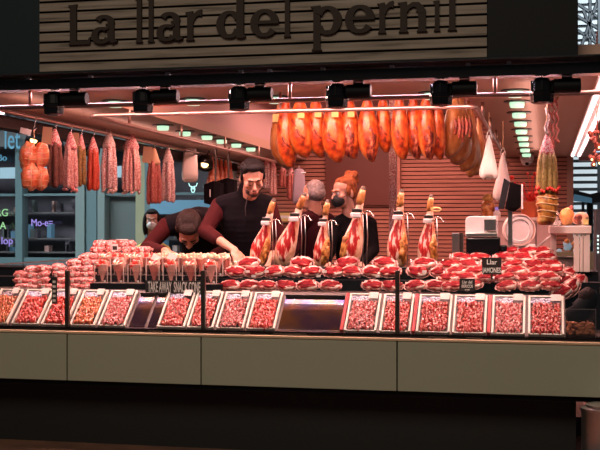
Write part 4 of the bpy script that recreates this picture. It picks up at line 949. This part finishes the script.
# white frame pass-through table
Y=7.2; r=thing('serving_table','white framed high serving table at the right end','table',(XY(568,Y),Y,.735)); zt=ZY(226,565,Y); zb=ZY(233.5,565,Y)
x0,x1=XY(549,Y),XY(591.5,Y); MB().box(x0,Y,zb,x1,Y+.42,zt).build('table_top',MAT['frame_white'],r,world=True,bevel=.003)
MB().box(x0+.01,Y+.02,zt,x1-.01,Y+.40,zt+.006).build('top_plate',MAT['steel'],r,world=True)
for a,b in ((574,579.5),(580,583),(583.5,590)): MB().box(XY(a,Y),Y+.01,1.121 if a>573 else .99,XY(b,Y),Y+.06,zb).build('leg',MAT['frame_white'],r,world=True,bevel=.002)
for px in (577,581.3,585.2):
    MB().ell((XY(px,Y),Y+.008,zb-.012),.004,0,None,8,6).build('bolt',MAT['black'],r,world=True)
MB().box(x0+.01,Y+.36,1.121,x0+.05,Y+.40,zb).build('leg',MAT['frame_white'],r,world=True); MB().box(x1-.05,Y+.36,1.121,x1-.01,Y+.40,zb).build('leg',MAT['frame_white'],r,world=True)
struct('trim_7',MB().box(XR-.06,7.70,.13,XR+.02,14.9,.95).box(XR-.09,7.70,.95,XR+.05,14.9,.99),MAT['counter_pink'])
r=thing('splash_guard','pinkish steel splash guard behind the right end of the meat pile','panel',(XY(562,7.5),7.5,1.121)); MB().box(XY(548,7.5),7.5,1.121,XY(575,7.5),7.53,ZY(257,562,7.5)).build('sheet',MAT['counter_pink'],r,world=True); MB().box(XY(548,7.5),7.49,ZY(258,562,7.5),XY(575,7.5),7.54,ZY(256.5,562,7.5)).build('rim',MAT['steel'],r,world=True)
zt+=.006
Y=7.35
r=thing('glass_dome','clear glass dome with pale jars on the white serving table','dome',(XY(557,Y),Y,zt)); m=Y/dxy(557)[1]/1100
MB().lathe([(5.6*m,0),(5.7*m,5*m),(5.2*m,9*m),(3.6*m,12*m),(1.2*m,13.2*m)],20).build('dome',MAT['glass_acrylic'],r,smooth=True); MB().ell((0,0,13.6*m),1.0*m).build('knob',MAT['label_w'],r,smooth=True)
for k,dx in enumerate((-2.4,0,2.6)): MB().lathe([(.9*m,0),(1.1*m,.2*m),(1.1*m,4*m),(.8*m,4.6*m)],10,0,Matrix.Translation((dx*m,0,.001))).build('small_jar',MAT['label_w'],r)
r=thing('cheese_ham','big orange round ham on the white serving table','cured ham',(XY(567,Y+.1),Y+.1,zt)); MB().ell((0,0,8.8*m),(7.6*m,7*m,9*m),0,None,20,14,.12,3).build('body',MAT['melon'],r,smooth=True); MB().ell((4*m,0,17*m),(2.6*m,2.5*m,3*m),0,None,10,8,.2,1).build('knob_end',MAT['saus_rust'],r,smooth=True)
r=thing('cut_ham','cut ham with dark red face and white fat on the table right end','cured ham',(XY(581,Y),Y,zt)); MB().ell((0,.0,6*m),(8*m,6*m,7*m),0,None,20,12,.1,5).build('body',MAT['fat'],r,smooth=True); MB().ell((-2.5*m,-4.4*m,6*m),(4.6*m,2*m,5.4*m),0,None,16,10).build('cut_face',MAT['ham_dark'],r,smooth=True); MB().box(2*m,-6.6*m,.5*m,7*m,-5.8*m,6*m).build('paper_label',MAT['yellow_sticker'],r)
# green plants crate seen under the table
Y=13.0; r=thing('fruit_crate','far crate of green and orange produce seen under the white table','crate',(XY(567,Y),Y,0)); m=Y/1100*.96
x=XY(567,Y); MB().box(x-.13,Y,0,x+.30,Y+.3,ZY(252,567,Y)).build('crate_box',MAT['bg_olive'],r,world=True); mb=MB(); rr=random.Random(2)
for k in range(18): mb.ell((x+rr.uniform(-.1,.28),Y+.1+rr.uniform(-.08,.1),ZY(rr.uniform(241,252),567,Y)),rr.uniform(.02,.045),rr.choice((0,1,2)),None,8,6,.3,k)
o=mb.build('produce',[MAT['green_leaf'],MAT['melon'],MAT['bg_lightblue']],r,world=True,smooth=True); o['kind']='stuff'
# nut jar with scoop
Y=6.68; px=580; x=XY(px,Y); t=Y/dxy(px)[1]; m=t/1100; zb=ZY(333,px,Y)
zb=.770
r=thing('nut_bin','clear square bin of brown nuts at the right end of the trays','jar',(x,Y-.02,zb)); W=14.5*m; H=ZY(308,px,Y)-zb; e=.003; D=.075
mb=MB(); mb.box(-W,-D,0,W,-D+e,H); mb.box(-W,D-e,0,W,D,H); mb.box(-W,-D,0,-W+e,D,H); mb.box(W-e,-D,0,W,D,H); mb.box(-W,-D,0,W,D,e); mb.build('bin_walls',MAT['glass_acrylic'],r)
mb=MB()
for sx in (-W,W): mb.box(sx-.002,-D-.002,0,sx+.002,-D+.001,H)
mb.box(-W,-D-.002,H-.003,W,-D+.002,H+.002); mb.build('bin_edges',MAT['steel'],r)
rr=random.Random(8); mb=MB()
for k in range(150): mb.ell((rr.uniform(-W+.014,W-.014),rr.uniform(-D+.014,D-.014) if k%3 else -D+.016,rr.uniform(.014,H*.50)),(.013,.010,.010),0,None,7,5,.3,k)
o=mb.build('nuts',MAT['nuts'],r,smooth=True); o['kind']='stuff'
r=thing('black_scoop','big black wooden scoop resting in the nut bin','scoop',(x,Y-.03,zb+H*.5))
def rp(px_,py_,d=0): p=at(px_,py_,Y-.03+d); return p-Vector((x,Y-.03,zb+H*.5))
MB().tube([rp(566,311),rp(571,314),rp(577,314),rp(583,309),rp(589,300),rp(592,294,.02),rp(593,290,.03)],[.02,.055,.070,.066,.055,.040,.02],16,flat=.75).build('scoop_bowl',MAT['black'],r,smooth=True)
MB().tube([rp(583,303),rp(586,296,.0),rp(590,290,.02)],[.03,.05,.03],12).build('dark_cloth',MAT['hair_brown'],r,smooth=True)
# leaning ham packs right of pile
for i,(px,py,Y) in enumerate(((563,283,7.1),(570,288,7.0),(566,276,7.2),(576,283,7.1),(561,292,6.95))):
    dup(P[i%4],1,(XY(px,Y),Y,ZY(py,px,Y)),'ham pack leaning beside the nut bin, %s of five'%['first','second','third','fourth','fifth'][i],rx=55,rz=25,ry=-50+i*6,sc=1.15,group='ham packs leaning by the nut bin')
# dark electronic panel at far right edge
Y=7.9; r=thing('dark_cabinet','dark cabinet edge at the far right with small lights','cabinet',(XY(600,Y)+.1,Y,0)); MB().box(XY(596,Y),Y,0,XY(612,Y),Y+.4,ZY(209,598,Y)).build('body',MAT['truss'],r,world=True)
for k in range(5): MB().box(XY(598,Y)-.006,Y-.004,ZY(236+4*k,598,Y)-.008,XY(598,Y)+.006,Y,ZY(236+4*k,598,Y)+.006).build('indicator_light',MAT['neon_white'],r,world=True)
# ================= other stalls and the market hall =================
Y=15.5
def bb(mb,px0,px1,py0,py1,Yy,d=.05,mi=0):
    mb.box(XY(px0,Yy),Yy,ZY(py1,(px0+px1)/2,Yy),XY(px1,Yy),Yy+d,ZY(py0,(px0+px1)/2,Yy),mi); return mb
X0=-13
r=SF=thing('market_stall','neighbouring stall with teal framed glass front beyond the left side','shop front',(-9,Y,0))
MB().box(X0,Y+.9,0,-4.6,Y+1.0,4.5).build('inner_wall',MAT['bg_dark'],r,world=True)
MB().box(X0,Y,0,-4.6,Y+.12,.95).build('lower_panel',MAT['teal'],r,world=True)
MB().box(X0,Y-.05,ZY(146,60,Y),-4.6,Y+.3,4.6).build('fascia',MAT['bg_grey'],r,world=True)
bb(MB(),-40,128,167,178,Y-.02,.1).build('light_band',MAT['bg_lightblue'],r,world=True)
for a,b,m_ in ((17,24,'teal'),(77,86,'teal_light'),(88,98,'teal'),(99,106,'teal_light'),(137,146,'bg_olive'),(146,152,'teal'),(232,240,'bg_olive')):
    MB().box(XY(a,Y),Y-.06,0,XY(b,Y),Y+.14,ZY(146,a,Y)+.1).build('mullion',MAT[m_],r,world=True)
bb(MB(),-40,250,193,195.5,Y-.01,.1).build('transom',MAT['teal'],r,world=True)
MB().box(X0,Y+.03,.95,-4.6,Y+.04,ZY(146,60,Y)).build('window_glass',MAT['glass_clear'],r,world=True)
for py in (212,238,252):
    bb(MB(),-40,240,py,py+1.5,Y+.4,.4).build('shelf',MAT['bg_grey'],r,world=True)
rr=random.Random(12); mb=MB()
for k in range(70):
    px=rr.uniform(0,235); b=rr.choice((212,238,252)); h=rr.uniform(4,14); w=rr.uniform(2,6); bb(mb,px,px+w,b-h,b,Y+.45,.12,rr.randrange(6))
o=mb.build('shelf_goods',[MAT['bg_grey'],MAT['bg_dark'],MAT['counter_pink'],MAT['teal_light'],MAT['bg_blue'],MAT['label_w']],r,world=True); o['kind']='stuff'
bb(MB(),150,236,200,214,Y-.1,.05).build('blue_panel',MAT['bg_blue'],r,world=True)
bb(MB(),106,136,194,262,Y+.2,.05).build('teal_panel',MAT['teal_light'],r,world=True)
def ntext(s,px,py,hpx,m_,label,sx=1,Yy=Y-.12):
    c=at(px,py,Yy); o=text_obj(s,'neon_sign',MAT[m_],hpx*(Yy/dxy(px)[1])/1100*1.3,None,FRONT.copy(),sx=sx,depth=.006); o.location=c; tag(o,label,'neon sign'); return o
ntext('Mo-e=',42,223,8,'neon_purple','purple scrawled neon writing on the neighbouring shop glass',.85)
ntext('RG',2,213,8,'neon_green','green neon letters at the far left edge, upper')
ntext('A',3,226,8,'neon_green','green neon letter at the far left edge, lower')
ntext('lop',7,241,8,'neon_purple','purple neon letters low at the far left')
ntext('let',12,140,22,'neon_blue','large blue glowing letters behind the orange netted meat',.6,Yy=Y-.25)
ntext('oBo',0,158,7,'neon_blue','small blue letters at the far left edge above the glass')
r=thing('neon_figure','small white neon bull head outline between the paper sack and the speakers','neon sign',at(193,188,Y-.3)); m=(Y-.3)/dxy(193)[1]/1100
for k,pts in enumerate((((-4.5,5),(-3.5,2),(-1,1.5),(0,.5),(1,1.5),(3.5,2),(4.5,5)),((-1.6,1),(-2,-1.5),(-.8,-4.5),(.8,-4.5),(2,-1.5),(1.6,1)),((-1,-1.2),(0,-.4),(1,-1.2)))):
    MB().tube([(a*m,0,b*m) for a,b in pts],.007,6).build('neon_tube',MAT['neon_white'],r)
# dark pendant lamps outside the left rail
for i,(px,py) in enumerate(((2,118),(19,124),(34,139),(92,149),(56,146),(172,152),(205,163))):
    Yy=12.8; c=at(px,py,Yy); r=thing('pendant_lamp','dark round aisle lamp %s'%['cut by the left frame edge','above the blue letters','with warm bulb behind the netted meat','with warm bulb behind the red sausages','behind the brown sausages','beside the paper sack','left of the small hams'][i],'lamp',c,rx=-30)
    MB().lathe([(.02,.10),(.07,.09),(.10,.03),(.105,-.06),(.095,-.06),(.085,.0)],18,cap=False).build('shade',MAT['black_gloss'],r,smooth=True)
    MB().ell((0,0,-.015),.045).build('bulb',MAT['warm_bulb' if i in (0,2,3,5,6) else 'black'],r,smooth=True)
    MB().tube([(0,0,.09),(0,.8,1.6)],.008,6).build('stem',MAT['steel_dark'],r)
struct('trim_8',MB().box(-9,12.0,3.55,-4.7,14.4,3.62),MAT['bg_grey'])
# ---- right side: market hall
Y=24
r=thing('louvre_wall','tall wall of grey white horizontal louvres beyond the right side','louvres',(3.5,Y,0))
mb=MB(); z=.3
while z<9: mb.box(-.6,Y,z,12,Y+.04,z+.085,0,None); z+=.150
mb.build('louvre_blades',MAT['louvre'],r,world=True)
MB().box(-.6,Y+.1,0,12,Y+.15,9).build('backing',MAT['truss'],r,world=True)
def pbar(mb,a,b,w,Yy,Y2=None):
    mb.tube([at(a[0],a[1],Yy),at(b[0],b[1],Y2 or Yy)],w,6)
r=thing('market_awning','dark curved neighbouring awning beyond the right side','awning',at(590,185,18))
MB().loft([[at(a,b,17) for a,b in ((562,184),(575,190),(590,194),(620,188),(620,201),(592,203),(575,199),(562,192))],[at(a,b,18) for a,b in ((562,184),(575,190),(590,194),(620,188),(620,201),(592,203),(575,199),(562,192))]]).build('canopy',MAT['truss'],r,world=True)
MB().tube([(at(590,200,17.6).x,17.6,0),at(590,200,17.6)],.05,8).build('support_post',MAT['truss'],r,world=True)
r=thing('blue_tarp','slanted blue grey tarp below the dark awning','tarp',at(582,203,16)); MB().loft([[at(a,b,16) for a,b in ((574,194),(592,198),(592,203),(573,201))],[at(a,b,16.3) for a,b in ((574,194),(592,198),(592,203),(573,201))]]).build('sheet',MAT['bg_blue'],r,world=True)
MB().tube([(at(583,203,16.1).x,16.1,0),at(583,202,16.1)],.02,8).build('pole',MAT['truss'],r,world=True)
r=thing('hall_pillar','dark steel pillar of the hall at the far right','pillar',(XY(597,20),20,0)); MB().box(XY(598,20),20,0,XY(608,20),20.3,9).build('shaft',MAT['truss'],r,world=True); MB().box(XY(597,20),19.9,0,XY(608,20),20.4,.3).build('plinth_block',MAT['truss'],r,world=True)
# roof trusses with bright roof lights
struct('window_1',MB().box(-1,30,5.2,14,30.1,11),MAT['skylight'])
struct('window_2',MB().box(1.2,28,4.75,12,28.1,5.5),MAT['skywhite'])
r=thing('roof_truss','dark steel roof truss with bright skylight behind, top right corner','truss',at(590,40,22))
mb=MB()
for (a,b) in (((574,28),(610,52)),((574,2),(610,25)),((574,14),(610,36)),((575,44),(610,58)),((590,0),(590,60)),((583,10),(596,40)),((598,0),(580,50)),((576,52),(610,44)),((604,0),(604,62))): pbar(mb,a,b,.035,22)
mb.build('truss_bars',MAT['truss'],r,world=True)
MB().box(at(574,66,22).x-.5,22,ZY(66,590,22)-.1,at(612,60,22).x+2,22.2,ZY(61,590,22)).build('tie_beam',MAT['truss'],r,world=True)
# dark timber ceiling bays at right (y 75-170)
r=thing('hall_canopy','dark slatted canopy with blue roof lights beyond the right LED strip','canopy',(XY(590,16),16,0))
mb=MB(); mg=MB()
for k,(py,Yy) in enumerate(((98,9.5),(112,11),(126,12.5),(137,14),(148,15.5),(159,17))):
    z=ZY(py,590,Yy); mb.box(.52,Yy,z-.02,4,Yy+.35,z+.10); mg.box(XY(586,Yy),Yy+.5,z+.02,XY(586,Yy)+.35,Yy+.56,z+.15)
mb.build('beam_slats',MAT['saus_rust'],r,world=True); mg.build('roof_lights',MAT['skylight'],r,world=True)
r=thing('hanging_garland','dark red hanging garland with small warm lights at the right edge','garland',at(597,150,8.6))
m=8.6/dxy(597)[1]/1100; mb=MB(); ml=MB(); rr=random.Random(4)
for k in range(40): mb.ell((rr.uniform(-7,10)*m*1,rr.uniform(-.05,.05),rr.uniform(-16,18)*m),rr.uniform(.010,.024),0,None,7,5,.4,k)
for k in range(9): ml.ell((rr.uniform(-6,6)*m,-.06,rr.uniform(-15,15)*m),.008,0,None,7,5)
mb.tube([(0,0,0),(0,0,.9)],.006,6); mb.build('leaves',MAT['saus_rust'],r,smooth=True); ml.build('small_lights',MAT['warm_bulb'],r,smooth=True)
def rotm(yaw,pitch,roll=0): return (Matrix.Rotation(R(yaw),3,'Z')@Matrix.Rotation(R(roll),3,'Y')@Matrix.Rotation(R(pitch),3,'X'))
def person(label,head,hr,s,neck,chest,pelvis,shL,elL,wrL,shR,elR,wrR,hips=None,feet=None,floor=.13,w=1.0,skin='skin',shirt='maroon',vest=None,hair='hair_black',hairstyle='short',beard=False,mask=None,trous='trousers',sleeve_end=.98,cat='person',fingL=None,fingR=None,collar=True,down=False):
    """world coordinates. L = image left side"""
    head=Vector(head); neck=Vector(neck); chest=Vector(chest); pelvis=Vector(pelvis)
    V=[Vector(p) for p in (shL,elL,wrL,shR,elR,wrR)]; shL,elL,wrL,shR,elR,wrR=V
    hips=hips or pelvis; base=Vector((pelvis.x,pelvis.y,floor))
    root=thing('person',label,cat,base)
    H=lambda x,y,z: head+hr@(Vector((x,y,z))*s)
    he=lambda c,r_: ('e',H(*c),tuple(a*s for a in r_),hr)
    up=(chest-pelvis).normalized(); right=(shR-shL).normalized(); fw=right.cross(up).normalized(); right=up.cross(fw).normalized()
    TM=Matrix((right,fw,up)).transposed()
    hd=[he((0,.012,.035),(.074,.094,.086)),he((0,-.028,-.02),(.061,.060,.085)),he((0,-.035,-.07),(.050,.048,.040)),he((0,-.066,-.098),(.020,.018,.016)),
        ('c',H(0,-.088,.004),.007*s,H(0,-.112,-.030),.011*s),he((.011,-.100,-.036),(.008,.009,.007)),he((-.011,-.100,-.036),(.008,.009,.007)),
        ('c',H(-.034,-.082,.020),.010*s,H(.034,-.082,.020),.010*s),he((.038,-.060,-.022),(.024,.024,.022)),he((-.038,-.060,-.022),(.024,.024,.022)),
        ('c',H(-.018,-.088,-.060),.0065*s,H(.018,-.088,-.060),.0065*s),('c',H(-.014,-.086,-.069),.0065*s,H(.014,-.086,-.069),.0065*s),
        he((.076,.012,-.012),(.010,.019,.030)),he((-.076,.012,-.012),(.010,.019,.030))]
    def torso(inf,top=1.0):
        out=[]
        for k in range(17):
            f=k/16; c=pelvis.lerp(chest,f); g=k/2; g0=int(g); g1=min(8,g0+1); fr=g-g0; WX=(.150,.145,.138,.136,.142,.152,.162,.165,.150); WY=(.105,.105,.10,.10,.105,.112,.115,.108,.085)
            wx=(WX[g0]*(1-fr)+WX[g1]*fr)*w+inf; wy=(WY[g0]*(1-fr)+WY[g1]*fr)*w+inf
            out.append(('e',c,(wx,wy,.085+inf*.5),TM))
        out.append(('c',shL,.058*w+inf,chest+up*.03,.075*w+inf)); out.append(('c',shR,.058*w+inf,chest+up*.03,.075*w+inf))
        out.append(('c',chest+up*.03,.075*w+inf,neck,.055*w+inf*.6))
        return out
    def arm(a,b,c,inf,end=1.0):
        e=b.lerp(c,end); return [('c',a,.054*w+inf,b,.042*w+inf),('c',b,.043*w+inf,e,(.043+(.027-.043)*end)*w+inf)]
    hipL=pelvis-right*.085*w-up*.02; hipR=pelvis+right*.085*w-up*.02
    fy=pelvis.y; fl=[Vector((hipL.x-.02,fy,floor+.06)),Vector((hipR.x+.02,fy+.05,floor+.06))]
    def legs(inf):
        o=[]
        for h_,f_ in zip((hipL,hipR),fl):
            k_=h_.lerp(f_,.48)+Vector((0,-.02,0)); o+= [('c',h_,.085*w+inf,k_,.055*w+inf),('c',k_,.056*w+inf,f_+Vector((0,0,.03)),.038*w+inf)]
        return o
    def hand(wr,el,fd,seed):
        d=(wr-el).normalized() if fd is None else Vector(fd).normalized(); side=d.cross(Vector((0,0,1))); side=side.normalized() if side.length>.1 else Vector((1,0,0)); nrm=side.cross(d).normalized()
        HM=Matrix((side,d,nrm)).transposed(); o=[('e',wr+d*.05,(.040*w,.052,.016),HM),('c',wr,.026*w,wr+d*.03,.025*w)]
        for k,(q,L_) in enumerate(((-.030,.062),(-.010,.074),(.010,.070),(.029,.054))):
            p0=wr+d*.085+side*q; p1=p0+d*L_*.5-nrm*.012+side*q*.15; p2=p1+d*L_*.32-nrm*.026; o+=[('c',p0-d*.02,.0095,p1,.0088),('c',p1,.0088,p2,.0072)]
        sg=1 if seed else -1; p0=wr+d*.025+side*.030*sg; p1=p0+d*.035+side*.030*sg-nrm*.008; p2=p1+d*.030+side*.006*sg-nrm*.01; o+=[('c',p0,.014,p1,.0105),('c',p1,.0105,p2,.0085)]
        return o
    if down: hd+=[he((.029,-.077,.001),(.015,.014,.013)),he((-.029,-.077,.001),(.015,.014,.013))]
    nk=[('c',neck-up*.03,.060*w,H(0,.012,-.05),.052*s)]
    body=hd+nk+torso(-.012)+arm(shL,elL,wrL,-.004)+arm(shR,elR,wrR,-.004)+hand(wrL,elL,fingL,0)+hand(wrR,elR,fingR,1)+legs(-.004)
    blob('body',body,MAT[skin],root,.0062,3)
    # face details
    for sx in (-1,1):
        if down:
            MB().tube([H(.014*sx,-.0875,-.006),H(.029*sx,-.0925,-.011),H(.044*sx,-.082,-.006)],[.0015*s,.0028*s,.0015*s],6).build('eyelashes',MAT['hair_black'],root,world=True,smooth=True)
        else:
          e=MB().ell((0,0,0),.0115*s,0,Matrix.Translation(H(.029*sx,-.079,.002))@hr.to_4x4(),12,8).build('eye',MAT['eye_white'],root,world=True,smooth=True)
        if not down: MB().ell((0,0,0),.0060*s,0,Matrix.Translation(H(.029*sx,-.0868,.001))@hr.to_4x4(),10,6).build('iris',MAT['iris'],e,world=True,smooth=True)
        MB().tube([H(.012*sx,-.0935,.019),H(.028*sx,-.0945,.026),H(.046*sx,-.082,.021)],[.0035*s,.0045*s,.0025*s],6).build('eyebrow',MAT[hair if hair!='hair_grey' else 'hair_grey'],root,world=True,smooth=True)
    if not mask: MB().tube([H(-.020,-.093,-.064),H(0,-.0965,-.063),H(.020,-.093,-.064)],[.003*s,.006*s,.003*s],6).build('lips',MAT['lips'],root,world=True,smooth=True)
    # hair
    hp=[he((0,.024,.052),(.078,.088,.075)),he((0,.045,.01),(.076,.068,.075))]
    if hairstyle=='short': hp+=[he((0,-.045,.095),(.058,.040,.028)),he((.05,.0,.075),(.03,.06,.04)),he((-.05,.0,.075),(.03,.06,.04)),he((.073,-.01,.02),(.010,.018,.035)),he((-.073,-.01,.02),(.010,.018,.035))]
    if hairstyle=='bun': hp+=[he((0,-.012,.080),(.060,.052,.040)),he((0,.075,.115),(.052,.050,.045)),he((.02,.10,.13),(.03,.028,.03)),he((-.025,.075,.14),(.028,.03,.026)),he((0,.115,.09),(.035,.03,.038)),he((.075,-.012,.01),(.012,.022,.04)),he((-.075,-.012,.01),(.012,.022,.04))]
    if hairstyle=='long': hp+=[he((0,-.035,.09),(.060,.045,.030)),he((.08,.02,-.06),(.028,.05,.12)),he((-.08,.02,-.06),(.028,.05,.12)),he((0,.06,-.08),(.09,.045,.13)),he((.075,0,.02),(.02,.05,.06)),he((-.075,0,.02),(.02,.05,.06))]
    if hairstyle=='bald': hp=[he((0,.040,.02),(.079,.072,.070)),he((0,.03,.06),(.074,.080,.068))]
    blob('hair',hp,MAT[hair],root,.008,2)
    if beard: blob('beard',[he((0,-.058,-.088),(.034,.030,.022)),he((.034,-.040,-.070),(.018,.034,.026)),he((-.034,-.040,-.070),(.018,.034,.026)),he((0,-.092,-.050),(.022,.006,.005))],MAT['beard'],root,.006,1)
    if mask:
        blob('face_mask',[he((0,-.060,-.052),(.060,.054,.050)),he((0,-.095,-.030),(.022,.022,.022)),he((0,-.075,-.080),(.035,.028,.022))],MAT[mask],root,.008,2)
        MB().tube([H(.056,-.055,-.03),H(.072,-.02,-.012),H(.083,.012,.0)],.0022,5).tube([H(-.056,-.055,-.03),H(-.072,-.02,-.012),H(-.083,.012,.0)],.0022,5).build('ear_loop',MAT[mask],root,world=True)
    # clothes
    blob('shirt',torso(.006)+arm(shL,elL,wrL,.008,sleeve_end)+arm(shR,elR,wrR,.008,sleeve_end),MAT[shirt],root,.011,3)
    if vest:
        tv=torso(.020); tv=tv[:17]+[('c',shL.lerp(chest,.12),.060*w+.016,chest+up*.03,.095*w),('c',shR.lerp(chest,.12),.060*w+.016,chest+up*.03,.095*w),('c',chest+up*.02,.085,neck+up*.035,.071)]
        blob('vest',tv,MAT[vest],root,.011,2)
        f0=chest+up*.06-fw*(-1)*0
        fr=-fw if fw.y>0 else fw
        MB().tube([neck+fr*.072,chest+fr*.122+up*.02,pelvis.lerp(chest,.6)+fr*.128],.003,6).build('zip',MAT['zip'],root,world=True)
    blob('trousers',legs(.010)+[('e',pelvis-up*.03,(.165*w,.125*w,.10),TM)],MAT[trous],root,.014,2)
    for k,f_ in enumerate(fl):
        MB().loft([[f_+Vector((sx*.045*a,-.16*b+.04,-.06+c)) for sx,b in ((-1,0),(-.9,.6),(-.5,1),(.5,1),(.9,.6),(1,0),(.6,-.35),(-.6,-.35))] for a,c in ((1,.001),(1.02,.03),(.85,.06),(.6,.085))]).build('shoe',MAT['black'],root,world=True,smooth=True)
    return root
def A(px,py,Y): return at(px,py,Y)
# standing man
person('man in a dark zipped vest over maroon sleeves, standing and looking down',A(252.5,178,7.66),rotm(23,27,-3),1.11,
   A(248,194,7.76),A(246,207,7.80),A(250,286,7.94),A(220,206,7.78),A(205,231,7.62),A(234,250,7.40),A(268,205,7.86),A(281,243,7.88),A(268,262,7.68),
   down=True,w=1.10,vest='vest',shirt='maroon',hair='hair_black',beard=True,sleeve_end=.45,fingL=(.5,-.5,-.7))
# leaning man
person('man in a dark vest bending low over the counter with head down',A(189,229,7.78),rotm(16,66,0),1.2,
   A(193,220,7.98),A(199,222,8.16),A(205,252,8.60),A(167,226,8.02),A(147,248,7.90),A(165,251,7.60),A(228,220,8.16),A(234,246,8.12),A(212,256,7.75),
   down=True,w=1.15,vest='vest',shirt='maroon',hair='hair_brown',sleeve_end=.9,fingL=(.6,-.5,-.2),fingR=(-.4,-.7,-.2))
# grey haired man
person('grey haired man in a dark maroon jacket turned away to the left behind the hams',A(313,196,8.9),rotm(-125,4,0),1.05,
   A(316,208,8.92),A(314,222,8.95),A(312,285,8.95),A(300,222,8.75),A(296,246,8.7),A(290,258,8.45),A(328,220,9.12),A(333,246,9.1),A(325,264,8.9),
   w=1.0,shirt='maroon_dark',skin='skin2',hair='hair_grey',hairstyle='bald',sleeve_end=.95)
# woman
person('woman with ginger hair bun and black face mask in black clothes behind the hams',A(344,193,8.6),rotm(-42,6,0),1.06,
   A(350,211,8.64),A(352,222,8.68),A(352,286,8.72),A(333,226,8.60),A(330,250,8.50),A(326,262,8.30),A(370,224,8.74),A(374,250,8.7),A(362,264,8.45),
   w=.92,shirt='black_cloth',skin='skin2',hair='hair_ginger',hairstyle='bun',mask='mask_black',sleeve_end=.96)
# passer-by
person('woman with long dark hair and white face mask beyond the stall at left',A(152,220,12.6),rotm(18,6,0),1.08,
   A(152.5,236,12.64),A(152.5,246,12.66),A(152.5,290,12.66),A(139,250,12.66),A(135,272,12.6),A(142,280,12.3),A(166,250,12.66),A(170,272,12.6),A(163,280,12.3),
   floor=0,w=.92,shirt='yellowcoat',skin='skin2',hair='hair_black',hairstyle='long',mask='mask_white',sleeve_end=.96)
# ---------------------------------------------------------------- camera, world, lights
cam=bpy.data.cameras.new('camera'); co=bpy.data.objects.new('camera',cam); COL.objects.link(co); S.camera=co
co.location=(0,0,EYE); co.rotation_euler=(R(90),0,TH); cam.sensor_width=36; cam.lens=36*FPX/600; cam.shift_y=(HOR-225)/600
cam.clip_end=200
w=bpy.data.worlds.new('w'); S.world=w; w.use_nodes=True
w.node_tree.nodes['Background'].inputs[0].default_value=(.45,.55,.62,1); w.node_tree.nodes['Background'].inputs[1].default_value=.05
def area(name,loc,size,power,col,rot=(0,0,0),spread=180):
    l=bpy.data.lights.new(name,'AREA'); l.shape='RECTANGLE'; l.size,l.size_y=size; l.energy=power; l.color=col; l.spread=R(spread)
    o=bpy.data.objects.new(name,l); COL.objects.link(o); o.location=loc; o.rotation_euler=[R(a) for a in rot]; return o
def spot(name,loc,target,power,col,ang=60,blend=.7,rad=.05):
    l=bpy.data.lights.new(name,'SPOT'); l.energy=power; l.color=col; l.spot_size=R(ang); l.spot_blend=blend; l.shadow_soft_size=rad
    o=bpy.data.objects.new(name,l); COL.objects.link(o); o.location=loc
    o.rotation_euler=(Vector(target)-Vector(loc)).to_track_quat('-Z','Y').to_euler(); return o
PK=(1,.47,.39)
area('front_led_lamp',(-2.0,7.12,2.33),(4.4,.08),60,(1,.56,.48),(-10,0,0))
area('mid_led_lamp',(-2.0,7.35,2.30),(4.4,.10),50,PK,(-8,0,0))
area('recess_fill',(-1.9,8.2,2.85),(2.2,.3),70,(1,.48,.38),(35,0,0))  # unseen light added in the recess front to throw ham shadows
area('back_fill',(-1.9,12.8,2.85),(2.2,3.0),110,(1,.50,.42))  # unseen fill added under the recess ceiling to brighten the back
area('right_led_lamp',(.38,9.0,2.30),(.1,5.0),30,PK,(0,-25,0))
area('left_led_lamp',(-3.9,10.0,2.32),(.06,5.0),22,PK,(0,0,0))
area('bounce_fill_left',(-3.7,10.5,2.24),(.06,6.5),6,(1,.55,.46),(180,0,0))  # added fill imitating light bounced up onto the left soffit
area('bounce_fill_right',(-.1,10.5,2.24),(.06,6.5),6,(1,.55,.46),(180,0,0))  # same added bounce fill for the right soffit
area('louvre_fill',(3.0,20,1.6),(3,1),60,(.85,.95,1),(100,0,0))  # low unseen light added to brighten the lower louvres
area('front_fill',(-1.5,0,6.5),(5,3),320,(1,.86,.68),(25,0,0))  # unseen area light added to brighten the sign and counter front
area('stall_fill',(-7,12.5,3.5),(4,1.5),250,(.85,.95,1),(30,0,0),130)  # unseen cool light added to brighten the neighbouring stall
area('skylight_lamp',(3.0,19,6.5),(5,3),800,(.8,.92,1),(35,0,0))
for i,px in enumerate((54,143,239,337,441,542)):
    x=XY(px,6.5); spot('track_lamp',(x,6.53,2.09),(x,6.95,1.0),21,(1,.70,.60),72)
S.view_settings.view_transform='Standard'; S.view_settings.look='None'; S.view_settings.gamma=1; S.view_settings.exposure=0
S.view_settings.use_curve_mapping=False
